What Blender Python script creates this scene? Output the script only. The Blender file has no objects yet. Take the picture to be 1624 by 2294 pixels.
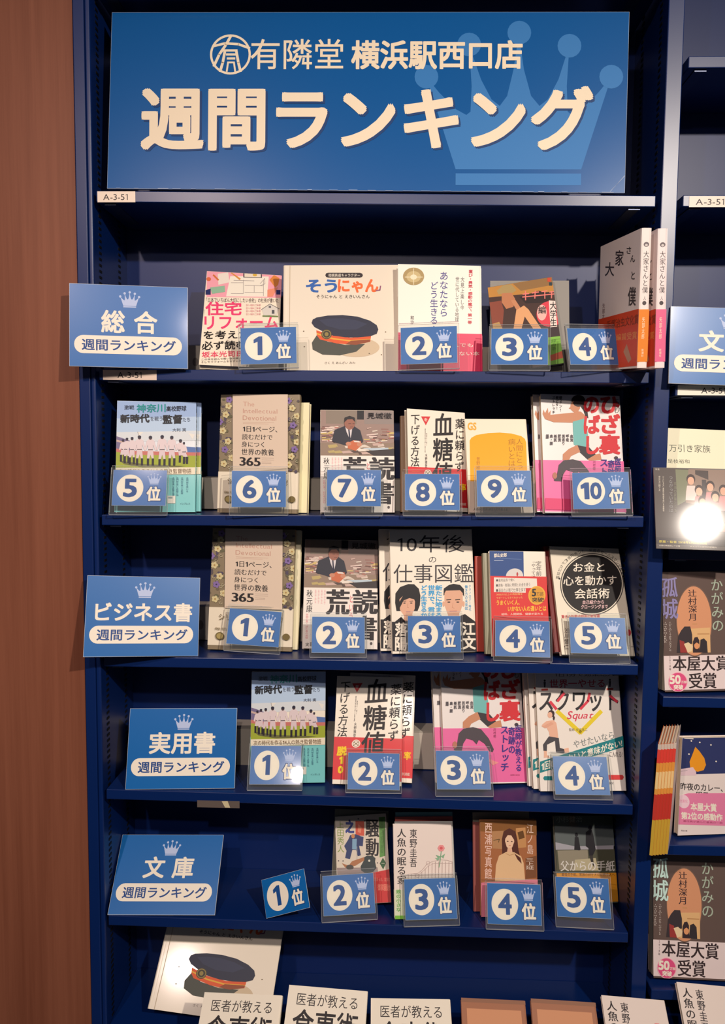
import bpy, math, random
import numpy as np
from mathutils import Matrix, Vector
C = bpy.context.scene.collection
R = math.radians
EYE = 1.55                       # eye height above the floor; tables below are millimetres from eye level

# ------------------------------------------------------------------ camera
W_, H_ = 1624, 2294
cd = bpy.data.cameras.new('camera'); cam = bpy.data.objects.new('camera', cd); C.objects.link(cam)
cd.sensor_fit = 'HORIZONTAL'; cd.sensor_width = 36; cd.lens = 1750 / W_ * 36
cd.clip_start = .02; cd.clip_end = 60
yaw, pit, rol = .0327, -.0785, .0091
F_ = Vector((-math.sin(yaw) * math.cos(pit), math.cos(yaw) * math.cos(pit), math.sin(pit)))
R0 = Vector((math.cos(yaw), math.sin(yaw), 0)); U0 = R0.cross(F_)
RR = math.cos(rol) * R0 + math.sin(rol) * U0; UU = -math.sin(rol) * R0 + math.cos(rol) * U0
M = Matrix((RR, UU, -F_)).transposed().to_4x4(); M.translation = (.0289, -1.27, EYE)
cam.matrix_world = M
bpy.context.scene.camera = cam

# ------------------------------------------------------------------ light, world, exposure
vs = bpy.context.scene.view_settings
vs.view_transform = 'Standard'; vs.look = 'None'; vs.gamma = 1; vs.use_curve_mapping = False; vs.exposure = 0.12
wd = bpy.data.worlds.new('world'); bpy.context.scene.world = wd; wd.use_nodes = True
wd.node_tree.nodes['Background'].inputs[0].default_value = (.75, .78, .9, 1)
wd.node_tree.nodes['Background'].inputs[1].default_value = .05

def spot(name, loc, aim, watts, col, size=.03, ang=110, blend=1.0):
    l = bpy.data.lights.new(name, 'SPOT'); l.energy = watts; l.color = col; l.shadow_soft_size = size
    l.spot_size = R(ang); l.spot_blend = blend
    o = bpy.data.objects.new(name, l); C.objects.link(o); o.location = loc
    o.rotation_euler = (Vector(aim) - Vector(loc)).to_track_quat('-Z', 'Y').to_euler()
    return o
spot('ceiling_spot', (1.08, -1.95, EYE + 1.02), (.12, 0, EYE - .1), 150, (1, .885, .77), .03, 80)
spot('ceiling_spot', (-.72, -1.9, EYE + 1.02), (-.3, 0, EYE - .2), 62, (1, .80, .72), .03, 78)
spot('ceiling_spot', (-.03, -2.12, EYE + .90), (.1, 0, EYE - .55), 42, (1, .84, .76), .03, 66)

# ------------------------------------------------------------------ materials
def s2l(c):
    return tuple((x / 255 / 12.92) if x / 255 <= .04045 else ((x / 255 + .055) / 1.055) ** 2.4 for x in c) + (1,)
_m = {}
def paint(rgb, rough=.55, spec=.35, coat=0, name=None, metal=0):
    k = (tuple(rgb), rough, spec, coat, metal)
    if k in _m: return _m[k]
    m = bpy.data.materials.new(name or 'ink'); m.use_nodes = True
    b = m.node_tree.nodes['Principled BSDF']
    b.inputs['Base Color'].default_value = s2l(rgb); b.inputs['Roughness'].default_value = rough
    b.inputs['Specular IOR Level'].default_value = spec; b.inputs['Metallic'].default_value = metal
    b.inputs['Coat Weight'].default_value = coat; b.inputs['Coat Roughness'].default_value = .12 if coat < .5 else .06
    _m[k] = m; return m
def nodes(m): return m.node_tree.nodes, m.node_tree.links
def shelf_paint():
    m = paint((5, 36, 94), .34, .55, name='blue_satin_paint'); n, l = nodes(m); b = n['Principled BSDF']
    tc = n.new('ShaderNodeTexCoord'); ns = n.new('ShaderNodeTexNoise'); ns.inputs['Scale'].default_value = 900; ns.inputs['Detail'].default_value = 2
    bp = n.new('ShaderNodeBump'); bp.inputs['Strength'].default_value = .05; bp.inputs['Distance'].default_value = .0001
    l.new(tc.outputs['Object'], ns.inputs['Vector']); l.new(ns.outputs['Fac'], bp.inputs['Height']); l.new(bp.outputs['Normal'], b.inputs['Normal'])
    return m
BLUE = shelf_paint()
BACK = paint((7, 35, 94), .42, .4, name='blue_back_panel_paint')
def wood():
    m = bpy.data.materials.new('brown_wood_grain'); m.use_nodes = True; n, l = nodes(m); b = n['Principled BSDF']
    tc = n.new('ShaderNodeTexCoord'); mp = n.new('ShaderNodeMapping'); mp.inputs['Scale'].default_value = (95, 95, 2.2)
    ns = n.new('ShaderNodeTexNoise'); ns.inputs['Scale'].default_value = 1; ns.inputs['Detail'].default_value = 6; ns.inputs['Roughness'].default_value = .7
    mp2 = n.new('ShaderNodeMapping'); mp2.inputs['Scale'].default_value = (14, 14, .7)
    n2 = n.new('ShaderNodeTexNoise'); n2.inputs['Scale'].default_value = 1; n2.inputs['Detail'].default_value = 3
    ad = n.new('ShaderNodeMath'); ad.operation = 'ADD'; mu = n.new('ShaderNodeMath'); mu.operation = 'MULTIPLY'; mu.inputs[1].default_value = .5
    cr = n.new('ShaderNodeValToRGB'); e = cr.color_ramp.elements
    e[0].position = .3; e[0].color = s2l((117, 66, 47)); e[1].position = .7; e[1].color = s2l((149, 92, 69))
    l.new(tc.outputs['Object'], mp.inputs[0]); l.new(tc.outputs['Object'], mp2.inputs[0]); l.new(mp.outputs[0], ns.inputs['Vector']); l.new(mp2.outputs[0], n2.inputs['Vector'])
    l.new(ns.outputs['Fac'], ad.inputs[0]); l.new(n2.outputs['Fac'], ad.inputs[1]); l.new(ad.outputs[0], mu.inputs[0]); l.new(mu.outputs[0], cr.inputs[0])
    l.new(cr.outputs[0], b.inputs['Base Color']); b.inputs['Roughness'].default_value = .5; b.inputs['Specular IOR Level'].default_value = .3
    return m
WOOD = wood()
def acrylic(name, haze, gl):
    m = bpy.data.materials.new(name); m.use_nodes = True; n, l = nodes(m); n.clear()
    out = n.new('ShaderNodeOutputMaterial'); tr = n.new('ShaderNodeBsdfTransparent'); g = n.new('ShaderNodeBsdfGlossy'); g.inputs['Roughness'].default_value = .02
    d = n.new('ShaderNodeBsdfDiffuse'); d.inputs['Color'].default_value = (.8, .82, .85, 1)
    fr = n.new('ShaderNodeFresnel'); fr.inputs['IOR'].default_value = gl
    m1 = n.new('ShaderNodeMixShader'); m1.inputs[0].default_value = haze; m2 = n.new('ShaderNodeMixShader')
    tr.inputs['Color'].default_value = (.97, .98, .98, 1)
    l.new(tr.outputs[0], m1.inputs[1]); l.new(d.outputs[0], m1.inputs[2]); l.new(fr.outputs[0], m2.inputs[0]); l.new(m1.outputs[0], m2.inputs[1]); l.new(g.outputs[0], m2.inputs[2]); l.new(m2.outputs[0], out.inputs[0])
    return m
CLEAR = acrylic('clear_acrylic', .02, 1.33); EDGE = acrylic('acrylic_edge', .3, 1.45)
PAGES = paint((225, 212, 186), .8, .2, name='page_paper')
GREY = paint((150, 146, 140), .6, .3, name='grey_card')
BLACK = paint((8, 8, 10), .6, .3)

# ------------------------------------------------------------------ objects
def link(name, verts, faces, mats, parent=None, mi=None):
    me = bpy.data.meshes.new(name); me.from_pydata([tuple(v) for v in verts], [], faces)
    for m in mats: me.materials.append(m)
    if mi: me.polygons.foreach_set('material_index', mi)
    me.update(); o = bpy.data.objects.new(name, me); C.objects.link(o)
    if parent: o.parent = parent
    return o
def root(name, label, cat, mat=None, group=None):
    o = bpy.data.objects.new(name, None); C.objects.link(o); o.empty_display_size = .02
    if mat is not None: o.matrix_world = mat
    o['label'] = label; o['category'] = cat
    if not group: group = {'sign': None if name == 'ranking_sign' else 'blue category cards on the shelf edges', 'label': 'shelf edge labels', 'book': 'face-out books on the shelves', 'stand': 'book stands behind the paperbacks'}.get({'booklet': 'book'}.get(name, cat)); group = {'booklet': 'thin booklets in the right bay', 'paperback': 'paperback books on the lower shelves', 'riser_box': 'long boxes behind the books'}.get(name, group)
    if group: o['group'] = group
    return o
def boxv(x0, x1, y0, y1, z0, z1):
    return ([(x0,y0,z0),(x1,y0,z0),(x1,y1,z0),(x0,y1,z0),(x0,y0,z1),(x1,y0,z1),(x1,y1,z1),(x0,y1,z1)],
            [(0,3,2,1),(4,5,6,7),(0,1,5,4),(1,2,6,5),(2,3,7,6),(3,0,4,7)])
class MB:
    def __init__(s): s.v = []; s.f = []
    def add(s, vf): n = len(s.v); s.v += vf[0]; s.f += [tuple(i + n for i in f) for f in vf[1]]; return s
    def box(s, *a): return s.add(boxv(*a))
    def obj(s, name, m, parent=None): return link(name, s.v, s.f, [m], parent)
def bevel(o, w, seg=2):
    b = o.modifiers.new('bevel', 'BEVEL'); b.width = w; b.segments = seg; b.limit_method = 'ANGLE'; return o
def extrude(prof, z0, z1):
    n = len(prof); v = [(x, y, z0) for x, y in prof] + [(x, y, z1) for x, y in prof]
    f = [(i, (i + 1) % n, n + (i + 1) % n, n + i) for i in range(n)] + [tuple(range(n - 1, -1, -1)), tuple(range(n, 2 * n))]
    return v, f
def struct(o): o['kind'] = 'structure'; return o

# shelf heights (left, right) of the left bay
SH = [(410.3, 401.4), (128.1, 128.2), (-109.4, -101.9), (-347.2, -345.4), (-577.0, -582.6), (-801.3, -805.5), (-1010, -1010)]
RZ = {7: 104, 8: -397, 9: -905, 10: -650, 11: -154, 12: -1010, 13: -154}
def zshelf(i, X):
    if i in RZ: return RZ[i]
    a, b = SH[i]; return a + (b - a) * (X + 450) / 900
def pose(i, X, Y, yw, ln, rl, w, h, t, lift=0, dn=0):
    rl_ = R(rl); z0 = zshelf(i, X) + (t + dn) * max(0, math.sin(R(ln))) + lift
    m = Matrix.Translation((X / 1000, Y / 1000, EYE + z0 / 1000)) @ Matrix.Rotation(R(yw), 4, 'Z') @ Matrix.Rotation(-R(ln), 4, 'X')
    return m @ Matrix.Translation((0, dn / 1000, abs(math.sin(rl_)) * w / 2000)) @ Matrix.Rotation(rl_, 4, 'Y')

# ------------------------------------------------------------------ lettering
_tc = bpy.data.curves.new('glyph', 'FONT'); _to = bpy.data.objects.new('glyph', _tc); C.objects.link(_to)
_g = {}
def glyph(ch):
    if ch in _g: return _g[ch]
    if ch == '1':
        v = [(.2,0),(.36,0),(.36,.69),(.25,.69),(.05,.57),(.05,.46),(.2,.52)]
        r = (v, [(0,1,2,6),(2,3,6),(3,4,5,6)], .05, .36)
        r = ([(x * 1.0, y) for x, y in v], [(0,1,2,3,6),(3,4,5,6)], 0, .42)
    elif ch == '\x01': r = ([(.2,0),(.285,0),(.285,.69),(.215,.69),(.07,.6),(.07,.53),(.2,.6)], [(0,1,2,3,6),(3,4,5,6)], 0, .42)
    else:
        _tc.body = ch; _tc.resolution_u = 3
        dg = bpy.context.evaluated_depsgraph_get(); dg.update()
        ev = _to.evaluated_get(dg); me = ev.to_mesh()
        v = [(p.co.x, p.co.y) for p in me.vertices]; f = [tuple(p.vertices) for p in me.polygons]; ev.to_mesh_clear()
        cjk = ord(ch) > 0x2000
        xs = [p[0] for p in v] or [0, .3]
        r = (v, f, 0 if cjk else min(xs) - .04, 1.0 if cjk else max(xs) + .05)
    _g[ch] = r; return r
ROT = 'ー〜（）「」-…'
def layout(s, vert):
    out = []; p = 0
    for ch in s:
        if ch == ' ': p += .35 if not vert else .45; continue
        v, f, a, b = glyph(ch)
        if not vert:
            out.append(([(x - a + p, y) for x, y in v], f)); p += b - a
        else:
            if ch in ROT: q = [(y - .38 + .5, -(x - .5) - p - .5) for x, y in v]
            elif ch in '、。': q = [(x + .55, y + .5 - p - .9) for x, y in v]
            elif ch in 'っゃゅょッャュョィァ': q = [(x + .1, y + .1 - p - .9) for x, y in v]
            elif ord(ch) < 128:
                q = [(x + .5 - (a + b) / 2, y - p - .85) for x, y in v]
            else: q = [(x, y - p - .9) for x, y in v]
            out.append((q, f)); p += 1.0
    return out
def homog(q):
    A = []; B = []
    for (x, y), (u, v) in zip(q, ((0,0),(1,0),(1,1),(0,1))):
        A.append([x,y,1,0,0,0,-u*x,-u*y]); B.append(u); A.append([0,0,0,x,y,1,-v*x,-v*y]); B.append(v)
    return np.append(np.linalg.solve(np.array(A, float), np.array(B, float)), 1).reshape(3, 3)
class Print:
    """flat print on a face; coordinates measured in any reference frame that maps onto the face"""
    def __init__(s, clip=True): s.v = []; s.f = []; s.mi = []; s.m = []; s.lay = 0; s.H = None; s.clip = clip; s.org = (0, 0); s.sc = 1; s.coat = 0
    def ref(s, quad, org=(0, 0), sc=1): s.H = homog(quad); s.org = org; s.sc = sc; return s
    def uv(s): s.H = None; s.org = (0, 0); s.sc = 1; return s
    def _put(s, pts, faces, col, rough=.5, coat=0, sub=None):
        P = np.array(pts, float).reshape(-1, 2) / s.sc + np.array(s.org)
        if s.H is not None:
            Q = np.c_[P, np.ones(len(P))] @ s.H.T; P = Q[:, :2] / Q[:, 2:3]
        if s.clip: P = np.clip(P, .002, .998)
        m = paint(col, rough, .35, coat or s.coat)
        if m not in s.m: s.m.append(m)
        k = s.m.index(m); n = len(s.v)
        s.v += [(a, b, s.lay + (sub[k2] if sub else 0)) for k2, (a, b) in enumerate(P)]; s.f += [tuple(i + n for i in f) for f in faces]; s.mi += [k] * len(faces); s.lay += 1 + (max(sub) if sub else 0)
    def poly(s, pts, col, **k): s._put(pts, [tuple(range(len(pts)))], col, **k); return s
    def rect(s, x0, y0, x1, y1, col, **k): return s.poly([(x0,y0),(x1,y0),(x1,y1),(x0,y1)], col, **k)
    def ell(s, cx, cy, rx, ry, col, n=32, a0=0, a1=360, **k):
        return s.poly([(cx + rx * math.cos(R(a0 + (a1 - a0) * i / n)), cy + ry * math.sin(R(a0 + (a1 - a0) * i / n))) for i in range(n + (a1 - a0 < 360))], col, **k)
    def ring(s, cx, cy, rx, ry, wd, col, n=48):
        v = []; f = []
        for i in range(n):
            a = 2 * math.pi * i / n; v += [(cx + rx * math.cos(a), cy + ry * math.sin(a)), (cx + (rx - wd) * math.cos(a), cy + (ry - wd) * math.sin(a))]
            j = (i + 1) % n; f.append((2*i, 2*j, 2*j+1, 2*i+1))
        s._put(v, f, col); return s
    def line(s, pts, wd, col):
        v = []; f = []
        for i in range(len(pts) - 1):
            (x0, y0), (x1, y1) = pts[i], pts[i+1]; d = math.hypot(x1-x0, y1-y0) or 1; nx, ny = -(y1-y0)/d*wd/2, (x1-x0)/d*wd/2
            ex, ey = (x1-x0)/d*wd*.2, (y1-y0)/d*wd*.2; n = len(v)
            v += [(x0+nx-ex,y0+ny-ey),(x1+nx+ex,y1+ny+ey),(x1-nx+ex,y1-ny+ey),(x0-nx-ex,y0-ny-ey)]; f.append((n,n+1,n+2,n+3))
        s._put(v, f, col); return s
    def text(s, t, x0, y0, x1, y1, col, b=0, bx=None, by=None, vert=False, quad=None):
        if b < .009 and not bx: t = t.replace('1', '\x01')
        L = layout(t, vert); A = np.array([p for q, _ in L for p in q])
        if len(A) == 0: return s
        mn, mx = A.min(0), A.max(0); d = np.maximum(mx - mn, 1e-6)
        if not vert and all(c in 'ー-ニ一' for c in t): mn[1] -= .3; d[1] += .6
        bx = b if bx is None else bx; by = b if by is None else by
        offs = [(0, 0)]
        if bx or by: offs = [(bx*i_*f_, by*j_*f_) for i_ in (-1,0,1) for j_ in (-1,0,1) for f_ in ((.9 if i_ and j_ else 1),)]
        if by == 0 and bx: offs = [(-bx,0),(-bx/3,0),(bx/3,0),(bx,0)]
        v = []; f = []; sub = []
        q4 = quad or [(x0,y0),(x1,y0),(x1,y1),(x0,y1)]
        q4 = np.array(q4, float)
        for q, fs in L:
            a = np.array(q)
            if not len(a): continue
            for oi, (ox, oy) in enumerate(offs):
                sub += [oi * .33] * len(a); n = len(v); u = (a[:,0] + ox - mn[0]) / d[0]; w = 1 - (a[:,1] + oy - mn[1]) / d[1]
                P = (q4[0][None]*((1-u)*(1-w))[:,None] + q4[1][None]*(u*(1-w))[:,None] + q4[2][None]*(u*w)[:,None] + q4[3][None]*((1-u)*w)[:,None])
                v += P.tolist(); f += [tuple(i + n for i in g) for g in fs]
        s._put(v, f, col, sub=sub); return s
    def vt(s, t, x0, y0, x1, y1, col, b=0, **k): return s.text(t, x0, y0, x1, y1, col, b, vert=True, **k)
    def crown(s, x0, y0, x1, y1, col):
        W = x1-x0; Hh = y1-y0; q = lambda u, v: (x0+u*W, y0+v*Hh)
        left = [(.058,.35),(.2,.905),(.2,.905)]
        top = [(.058,.345),(.12,.44),(.2,.54),(.25,.575),(.27,.555),(.275,.4),(.262,.15),(.32,.36),(.37,.48),(.41,.52),(.445,.46),(.475,.3),(.50,.08),(.525,.3),(.56,.46),(.6,.52),(.64,.48),(.69,.36),(.742,.15),(.73,.4),(.735,.555),(.755,.575),(.8,.54),(.88,.44),(.942,.345)]
        pts = [q(*p) for p in top]
        base = [q(.2 + .6*i/(len(top)-1), .905) for i in range(len(top))]
        n = len(top); s._put(pts + base, [(i, i+1, n+i+1, n+i) for i in range(n-1)], col)
        for u, v in ((.058,.343),(.262,.147),(.502,.075),(.742,.155),(.942,.343)): s.ell(*q(u, v), W*.057, Hh*.072, col, n=20)
        s.rect(*q(.2,.93), *q(.8,1.0), col); return s
    def build(s, name, w, h, parent, face='front', t=0, eps=.00012, step=1.5e-5):
        if not s.v: return None
        if face == 'front': V = [((u-.5)*w, -eps-l*step, (1-v)*h) for u, v, l in s.v]
        elif face == 'right': V = [(w/2+eps+l*step, u*t, (1-v)*h) for u, v, l in s.v]
        o = link(name, V, s.f, s.m, parent, s.mi); return o

# ------------------------------------------------------------------ the room
b = MB(); b.box(-2.2, -.4775, .003, .33, 0, 2.9); struct(b.obj('wall_left', WOOD))
b = MB(); b.box(-2.2, 2.2, .33, .43, 0, 2.9); struct(b.obj('wall_back', paint((70, 66, 64), .8)))
b = MB(); b.box(-2.2, 2.2, -4.2, .33, -.1, 0); struct(b.obj('floor', paint((104, 98, 94), .5)))

# ------------------------------------------------------------------ bookcases
DEP = .165
def slots(xf, sgn, z0, z1, name, parent):
    m = MB(); z = z0
    while z < z1:
        for y in (.026, .118):
            m.box(min(xf, xf+sgn*.0008), max(xf, xf+sgn*.0008), y, y+.011, z, z+.004)
        z += .0098
    o = m.obj(name, BLACK, parent); o['kind'] = 'stuff'; return o
def shelf(parent, x0, x1, zl, zr, y1=DEP, th=.0175):
    zl = EYE + zl/1000; zr = EYE + zr/1000
    v = [(x0,0,zl-th),(x1,0,zr-th),(x1,y1,zr-th),(x0,y1,zl-th),(x0,0,zl),(x1,0,zr),(x1,y1,zr),(x0,y1,zl)]
    o = link('shelf', v, boxv(0,1,0,1,0,1)[1], [BLUE], parent); bevel(o, .0012)
    for x in (x0 + .012, x1 - .04):
        zz = zl + (zr - zl)*(x-x0)/(x1-x0) - th
        m = MB().box(x, x+.018, .006, .0075, zz-.003, zz-.0002).box(x, x+.018, .0075, .12, zz-.0014, zz-.0002)
        k = m.obj('shelf_bracket', paint((84,90,110), .42, .5, metal=.8), o)
    return o
bc = root('bookcase', 'tall dark blue metal bookcase bay holding the ranking display', 'bookcase', Matrix.Translation((0, 0, 0)))
for x0, x1 in ((-.4765, -.4585), (.45, .475)):
    o = MB().box(x0, x1, 0, .3, 0, 2.75).obj('upright', BLUE, bc); bevel(o, .0015)
# folded inner return of the left upright, giving the bright double edge
o = MB().box(-.4585, -.450, .0015, .3, 0, 2.75).obj('upright_liner', BLUE, bc); bevel(o, .003, 4)
slots(-.450, 1, .3, 2.6, 'bracket_slots', bc); slots(.450, -1, .3, 2.6, 'bracket_slots', bc)
MB().box(-.450, .450, DEP, DEP+.004, .3, 2.72).obj('back_panel', BACK, bc)
for zl, zr in SH[:6]: shelf(bc, -.4435, .4415, zl, zr)
shelf(bc, -.4435, .4415, 735, 735)
o = MB().box(-.45, .45, -.24, DEP, EYE-1.028, EYE-1.010).obj('base_counter', BLUE, bc); bevel(o, .0012)
MB().box(-.44, .44, -.225, DEP, .06, EYE-1.028).obj('base_cabinet', BLUE, bc)
MB().box(-.43, .43, -.2, DEP, 0, .06).obj('plinth', BLACK, bc)
rc = root('bookcase', 'neighbouring blue metal bookcase bay cut off by the right edge', 'bookcase', Matrix.Translation((0, 0, 0)))
o = MB().box(1.38, 1.405, 0, .3, 0, 2.75).obj('upright', BLUE, rc)
MB().box(.475, 1.38, DEP, DEP+.004, .3, 2.72).obj('back_panel', BACK, rc)
slots(.475, 1, .3, 2.6, 'bracket_slots', rc)
for z in (610, 402, 109, -154, -398, -650, -905): shelf(rc, .4835, 1.372, z, z)
MB().box(.475, 1.38, -.24, DEP, EYE-1.028, EYE-1.010).obj('base_counter', BLUE, rc)
MB().box(.485, 1.37, -.225, DEP, .06, EYE-1.028).obj('base_cabinet', BLUE, rc)
MB().box(.495, 1.36, -.2, DEP, 0, .06).obj('plinth', BLACK, rc)

# ------------------------------------------------------------------ colours
CR = (246, 228, 200); WH = (250, 240, 222); DK = (34, 30, 32); SB = (4, 102, 178); SBL = (190, 205, 240)
RED = (222, 40, 46); PK = (240, 70, 120)

def label_strip(lab, x0, x1, z0, z1, txt, tcol=(50,46,50), tu=(.15,.25,.8,.8), col=(238,214,196)):
    w = (x1-x0)/1000; h = (z1-z0)/1000
    r = root('shelf_label', lab, 'label', Matrix.Translation(((x0+x1)/2000, -.0006, EYE + z0/1000)))
    MB().box(-w/2, w/2, 0, .0006, 0, h).obj('label_strip', paint(col, .4, .4), r)
    p = Print(); p.text(txt, tu[0], tu[1], tu[2], tu[3], tcol); p.build('lettering', w, h, r)
label_strip('cream label A-3-51 on the shelf edge under the big ranking sign', -441, -380, 392, 409, 'A-3-51', col=(246,226,206))
label_strip('cream label A-3-51 on the second shelf edge, below the card for all books', -437, -349, 111, 127, 'A-3-51', tu=(.27,.22,.72,.82))
label_strip('white label reading A-3-5 at the top right frame edge, right bay', 493, 560, 383.5, 400, 'A-3-51')
label_strip('white label reading A-3-5 below the cut-off blue card, right bay', 487, 575, 92.5, 108, 'A-3-51', tu=(.42,.22,.85,.82), col=(250,245,228))
# tape remnant on the fifth shelf
r = root('tape_strip', 'peeling grey tape strip hanging below the fourth lower shelf edge', 'tape', Matrix.Translation((-.252, -.0006, EYE - .6045)))
MB().box(-.036, .036, 0, .0005, 0, .012).obj('tape', paint((104, 92, 86), .4, .4), r)
Print().poly([(.58,.05),(.72,.0),(.78,.95),(.66,.95)], (214,200,160)).build('torn_paper', .072, .012, r)

# ------------------------------------------------------------------ top ranking sign
def board(name, lab, cat, ps, col, t, rough=.3, coat=.25, edge=(190, 205, 225)):
    i, X, Y, yw, ln, rl, w, h = ps[:8]
    r = root(name, lab, cat, pose(i, X, Y, yw, ln, rl, w, h, t, *(ps[8:])))
    w /= 1000; h /= 1000; t /= 1000
    o = MB().box(-w/2, w/2, .0002, t, 0, h).obj('card_core', paint(edge, .6), r)
    o = MB().box(-w/2+.0004, w/2-.0004, 0, .0002, .0004, h-.0004).obj('card_face', paint(col, rough, .4, coat), r)
    return r, w, h
r, w, h = board('ranking_sign', 'big blue shop sign with weekly ranking title and pale crown on the top shelf', 'sign', (0, -18, 7.5, -.6, 4.7, .8, 824.3, 284.7), (2, 88, 158), 5)
p = Print(); p.ref([(249,27),(1409,27),(1400,430),(241,422)])
p.crown(930, 46, 1396, 413, (48, 122, 190))
p.ring(517, 122, 46, 45, 5, CR)
for pts, wd in (([(480,103),(505,97),(535,99),(560,108)],5.5), ([(517,82),(507,100),(492,122),(480,148)],6), ([(505,112),(500,140),(494,160)],6), ([(502,113),(532,113)],5), ([(530,113),(535,140),(540,160)],6), ([(508,122),(528,122)],5), ([(510,131),(527,131)],5), ([(512,139),(509,160)],4), ([(525,139),(528,160)],4), ([(511,140),(526,140)],4)): p.line(pts, wd, CR)
p.text('有隣堂', 563, 88, 770, 155, CR, .006); p.text('横浜駅西口店', 790, 92, 1170, 154, CR, .026)
p.text('週間ランキング', 325, 202, 1329, 337, (16, 60, 116), .03); p.text('週間ランキング', 320, 197, 1325, 333, CR, .03)
p.build('lettering', w, h, r)
# creased lower corner and scuffed lower edge
e = MB()
random.seed(4)
for k in range(26):
    x = -.40 + .8*k/26 + random.uniform(0, .01); e.box(x, x + random.uniform(.006, .02), -.0004, .0002, 0, random.uniform(.0005, .0011))
e.add(([(w/2-.0235,-.0004,.0016),(w/2-.0225,-.0004,.0016),(w/2-.001,-.0004,.0275),(w/2-.001,-.0004,.026)], [(0,1,2,3)]))
o = e.obj('scuffed_edge', paint((176, 190, 214), .6), r)

# ------------------------------------------------------------------ category signs
def cat_sign(lab, ps, title, tb, col=SB, foot=True):
    r, w, h = board('category_sign', lab, 'sign', ps, col, 3, .35, .2, (222, 226, 228))
    p = Print().uv(); p.crown(.415, .07, .595, .27, SBL)
    p.text(title, *tb, WH, .024)
    v = [(.08 + .045*math.cos(a), 0) for a in (0,)]
    pts = [(.875 + .075*math.sin(math.pi*k/12), .73 - .11*math.cos(math.pi*k/12)) for k in range(13)] + [(.115 - .075*math.sin(math.pi*k/12), .73 + .11*math.cos(math.pi*k/12)) for k in range(13)]
    p.poly(pts, WH); p.text('週間ランキング', .105, .665, .895, .8, (20, 70, 140), .018)
    p.build('lettering', w, h, r)
    if foot:       # clear stand that carries the card from the shelf lip
        m = MB().box(-.02, .02, .0032, .0044, -.0005, h*.75); m.obj('acrylic_back', CLEAR, r)
    return r
cat_sign('lit blue card for all books, overlapping the wooden wall at upper left', (1, -385, -26.6, 10.1, 4.8, 0, 182.6, 130.7), '総 合', (.27,.315,.735,.58))
cat_sign('blue business-books card, second category card from the top', (3, -371.2, -25, 21.7, 14.8, 4, 182, 131.3), 'ビジネス書', (.085,.335,.93,.565))
cat_sign('blue practical-books card, third category card from the top', (4, -318.8, 6.5, 5.2, 17.3, .3, 183.9, 133), '実用書', (.2,.305,.8,.565))
cat_sign('blue paperback card leaning far back on the lowest ranked shelf', (5, -352.6, .8, .8, 43, -.9, 184.7, 132.5), '文 庫', (.27,.29,.74,.55))
cat_sign('blue card cut off by the right edge of the picture, right bay', (7, 557.1, -18.7, 0, 6.3, 1.6, 182, 122), '文 庫', (.25,.305,.75,.57))

# ------------------------------------------------------------------ rank cards in acrylic holders
def rank_card(num, lab, ps, grp):
    i, X, Y, yw, ln, rl, w, h, lift = ps; hold = num is not None
    gap = lift + 3; top = 7
    r = root('rank_card', lab, 'price card', pose(i, X, Y, yw, ln, rl, w, h, 3.4, 0), 'numbered rank cards in front of the books')
    if ROT_FREE.get((i, num)):     # loose card: no clear stand
        gap = 0; r.matrix_world = pose(i, X, Y, yw, ln, rl, w, h, 3, lift)
    w /= 1000; h /= 1000; g = gap/1000
    m = MB().box(-w/2, w/2, .0008, .0014, g, g+h); m.obj('card', paint((224, 226, 226), .6), r)
    c = MB().box(-w/2+.0003, w/2-.0003, .0006, .0008, g+.0003, g+h-.0003).obj('card_face', paint(SB, .4, .4, .15), r)
    p = Print().uv(); p.ell(.325, .51, .255*.97, .38, WH, n=48)
    n = str(num)
    if n == '10': p.text('10', .155, .29, .50, .72, (24, 78, 148), .03)
    elif n == '1': p.text('1', .24, .25, .385, .75, (24, 78, 148), .012)
    else: p.text(n, .215, .265, .44, .745, (24, 78, 148), .028)
    p.crown(.635, .075, .9, .4, SBL)
    p.text('位', .638, .465, .898, .865, (16, 66, 134), .06); p.text('位', .645, .475, .89, .855, WH, .035)
    pr = p.build('card_print', w, h, c, eps=.00005, step=1.2e-5)
    pr.location = (0, .0006, g)
    if not ROT_FREE.get((i, num)):
        mg = .0028
        f = MB().box(-w/2-mg, w/2+mg, -.0012, .0000, 0, g+h+top/1000*.55).box(-w/2-mg, w/2+mg, .0018, .0028, 0, g+h+top/1000)
        f.obj('acrylic_pocket', CLEAR, r)
        f = MB().box(-w/2-mg, w/2+mg, -.0012, .0028, -.0012, 0)
        f.box(-w/2-mg, w/2+mg, .0018, .0028, g+h+top/1000, g+h+top/1000+.0007)
        f.box(-w/2-mg-.0006, -w/2-mg, -.0012, .0028, 0, g+h+top/2000).box(w/2+mg, w/2+mg+.0006, -.0012, .0028, 0, g+h+top/2000)
        f.obj('acrylic_edge', EDGE, r)
    return r
ROT_FREE = {(5, 1): 1}
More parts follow.
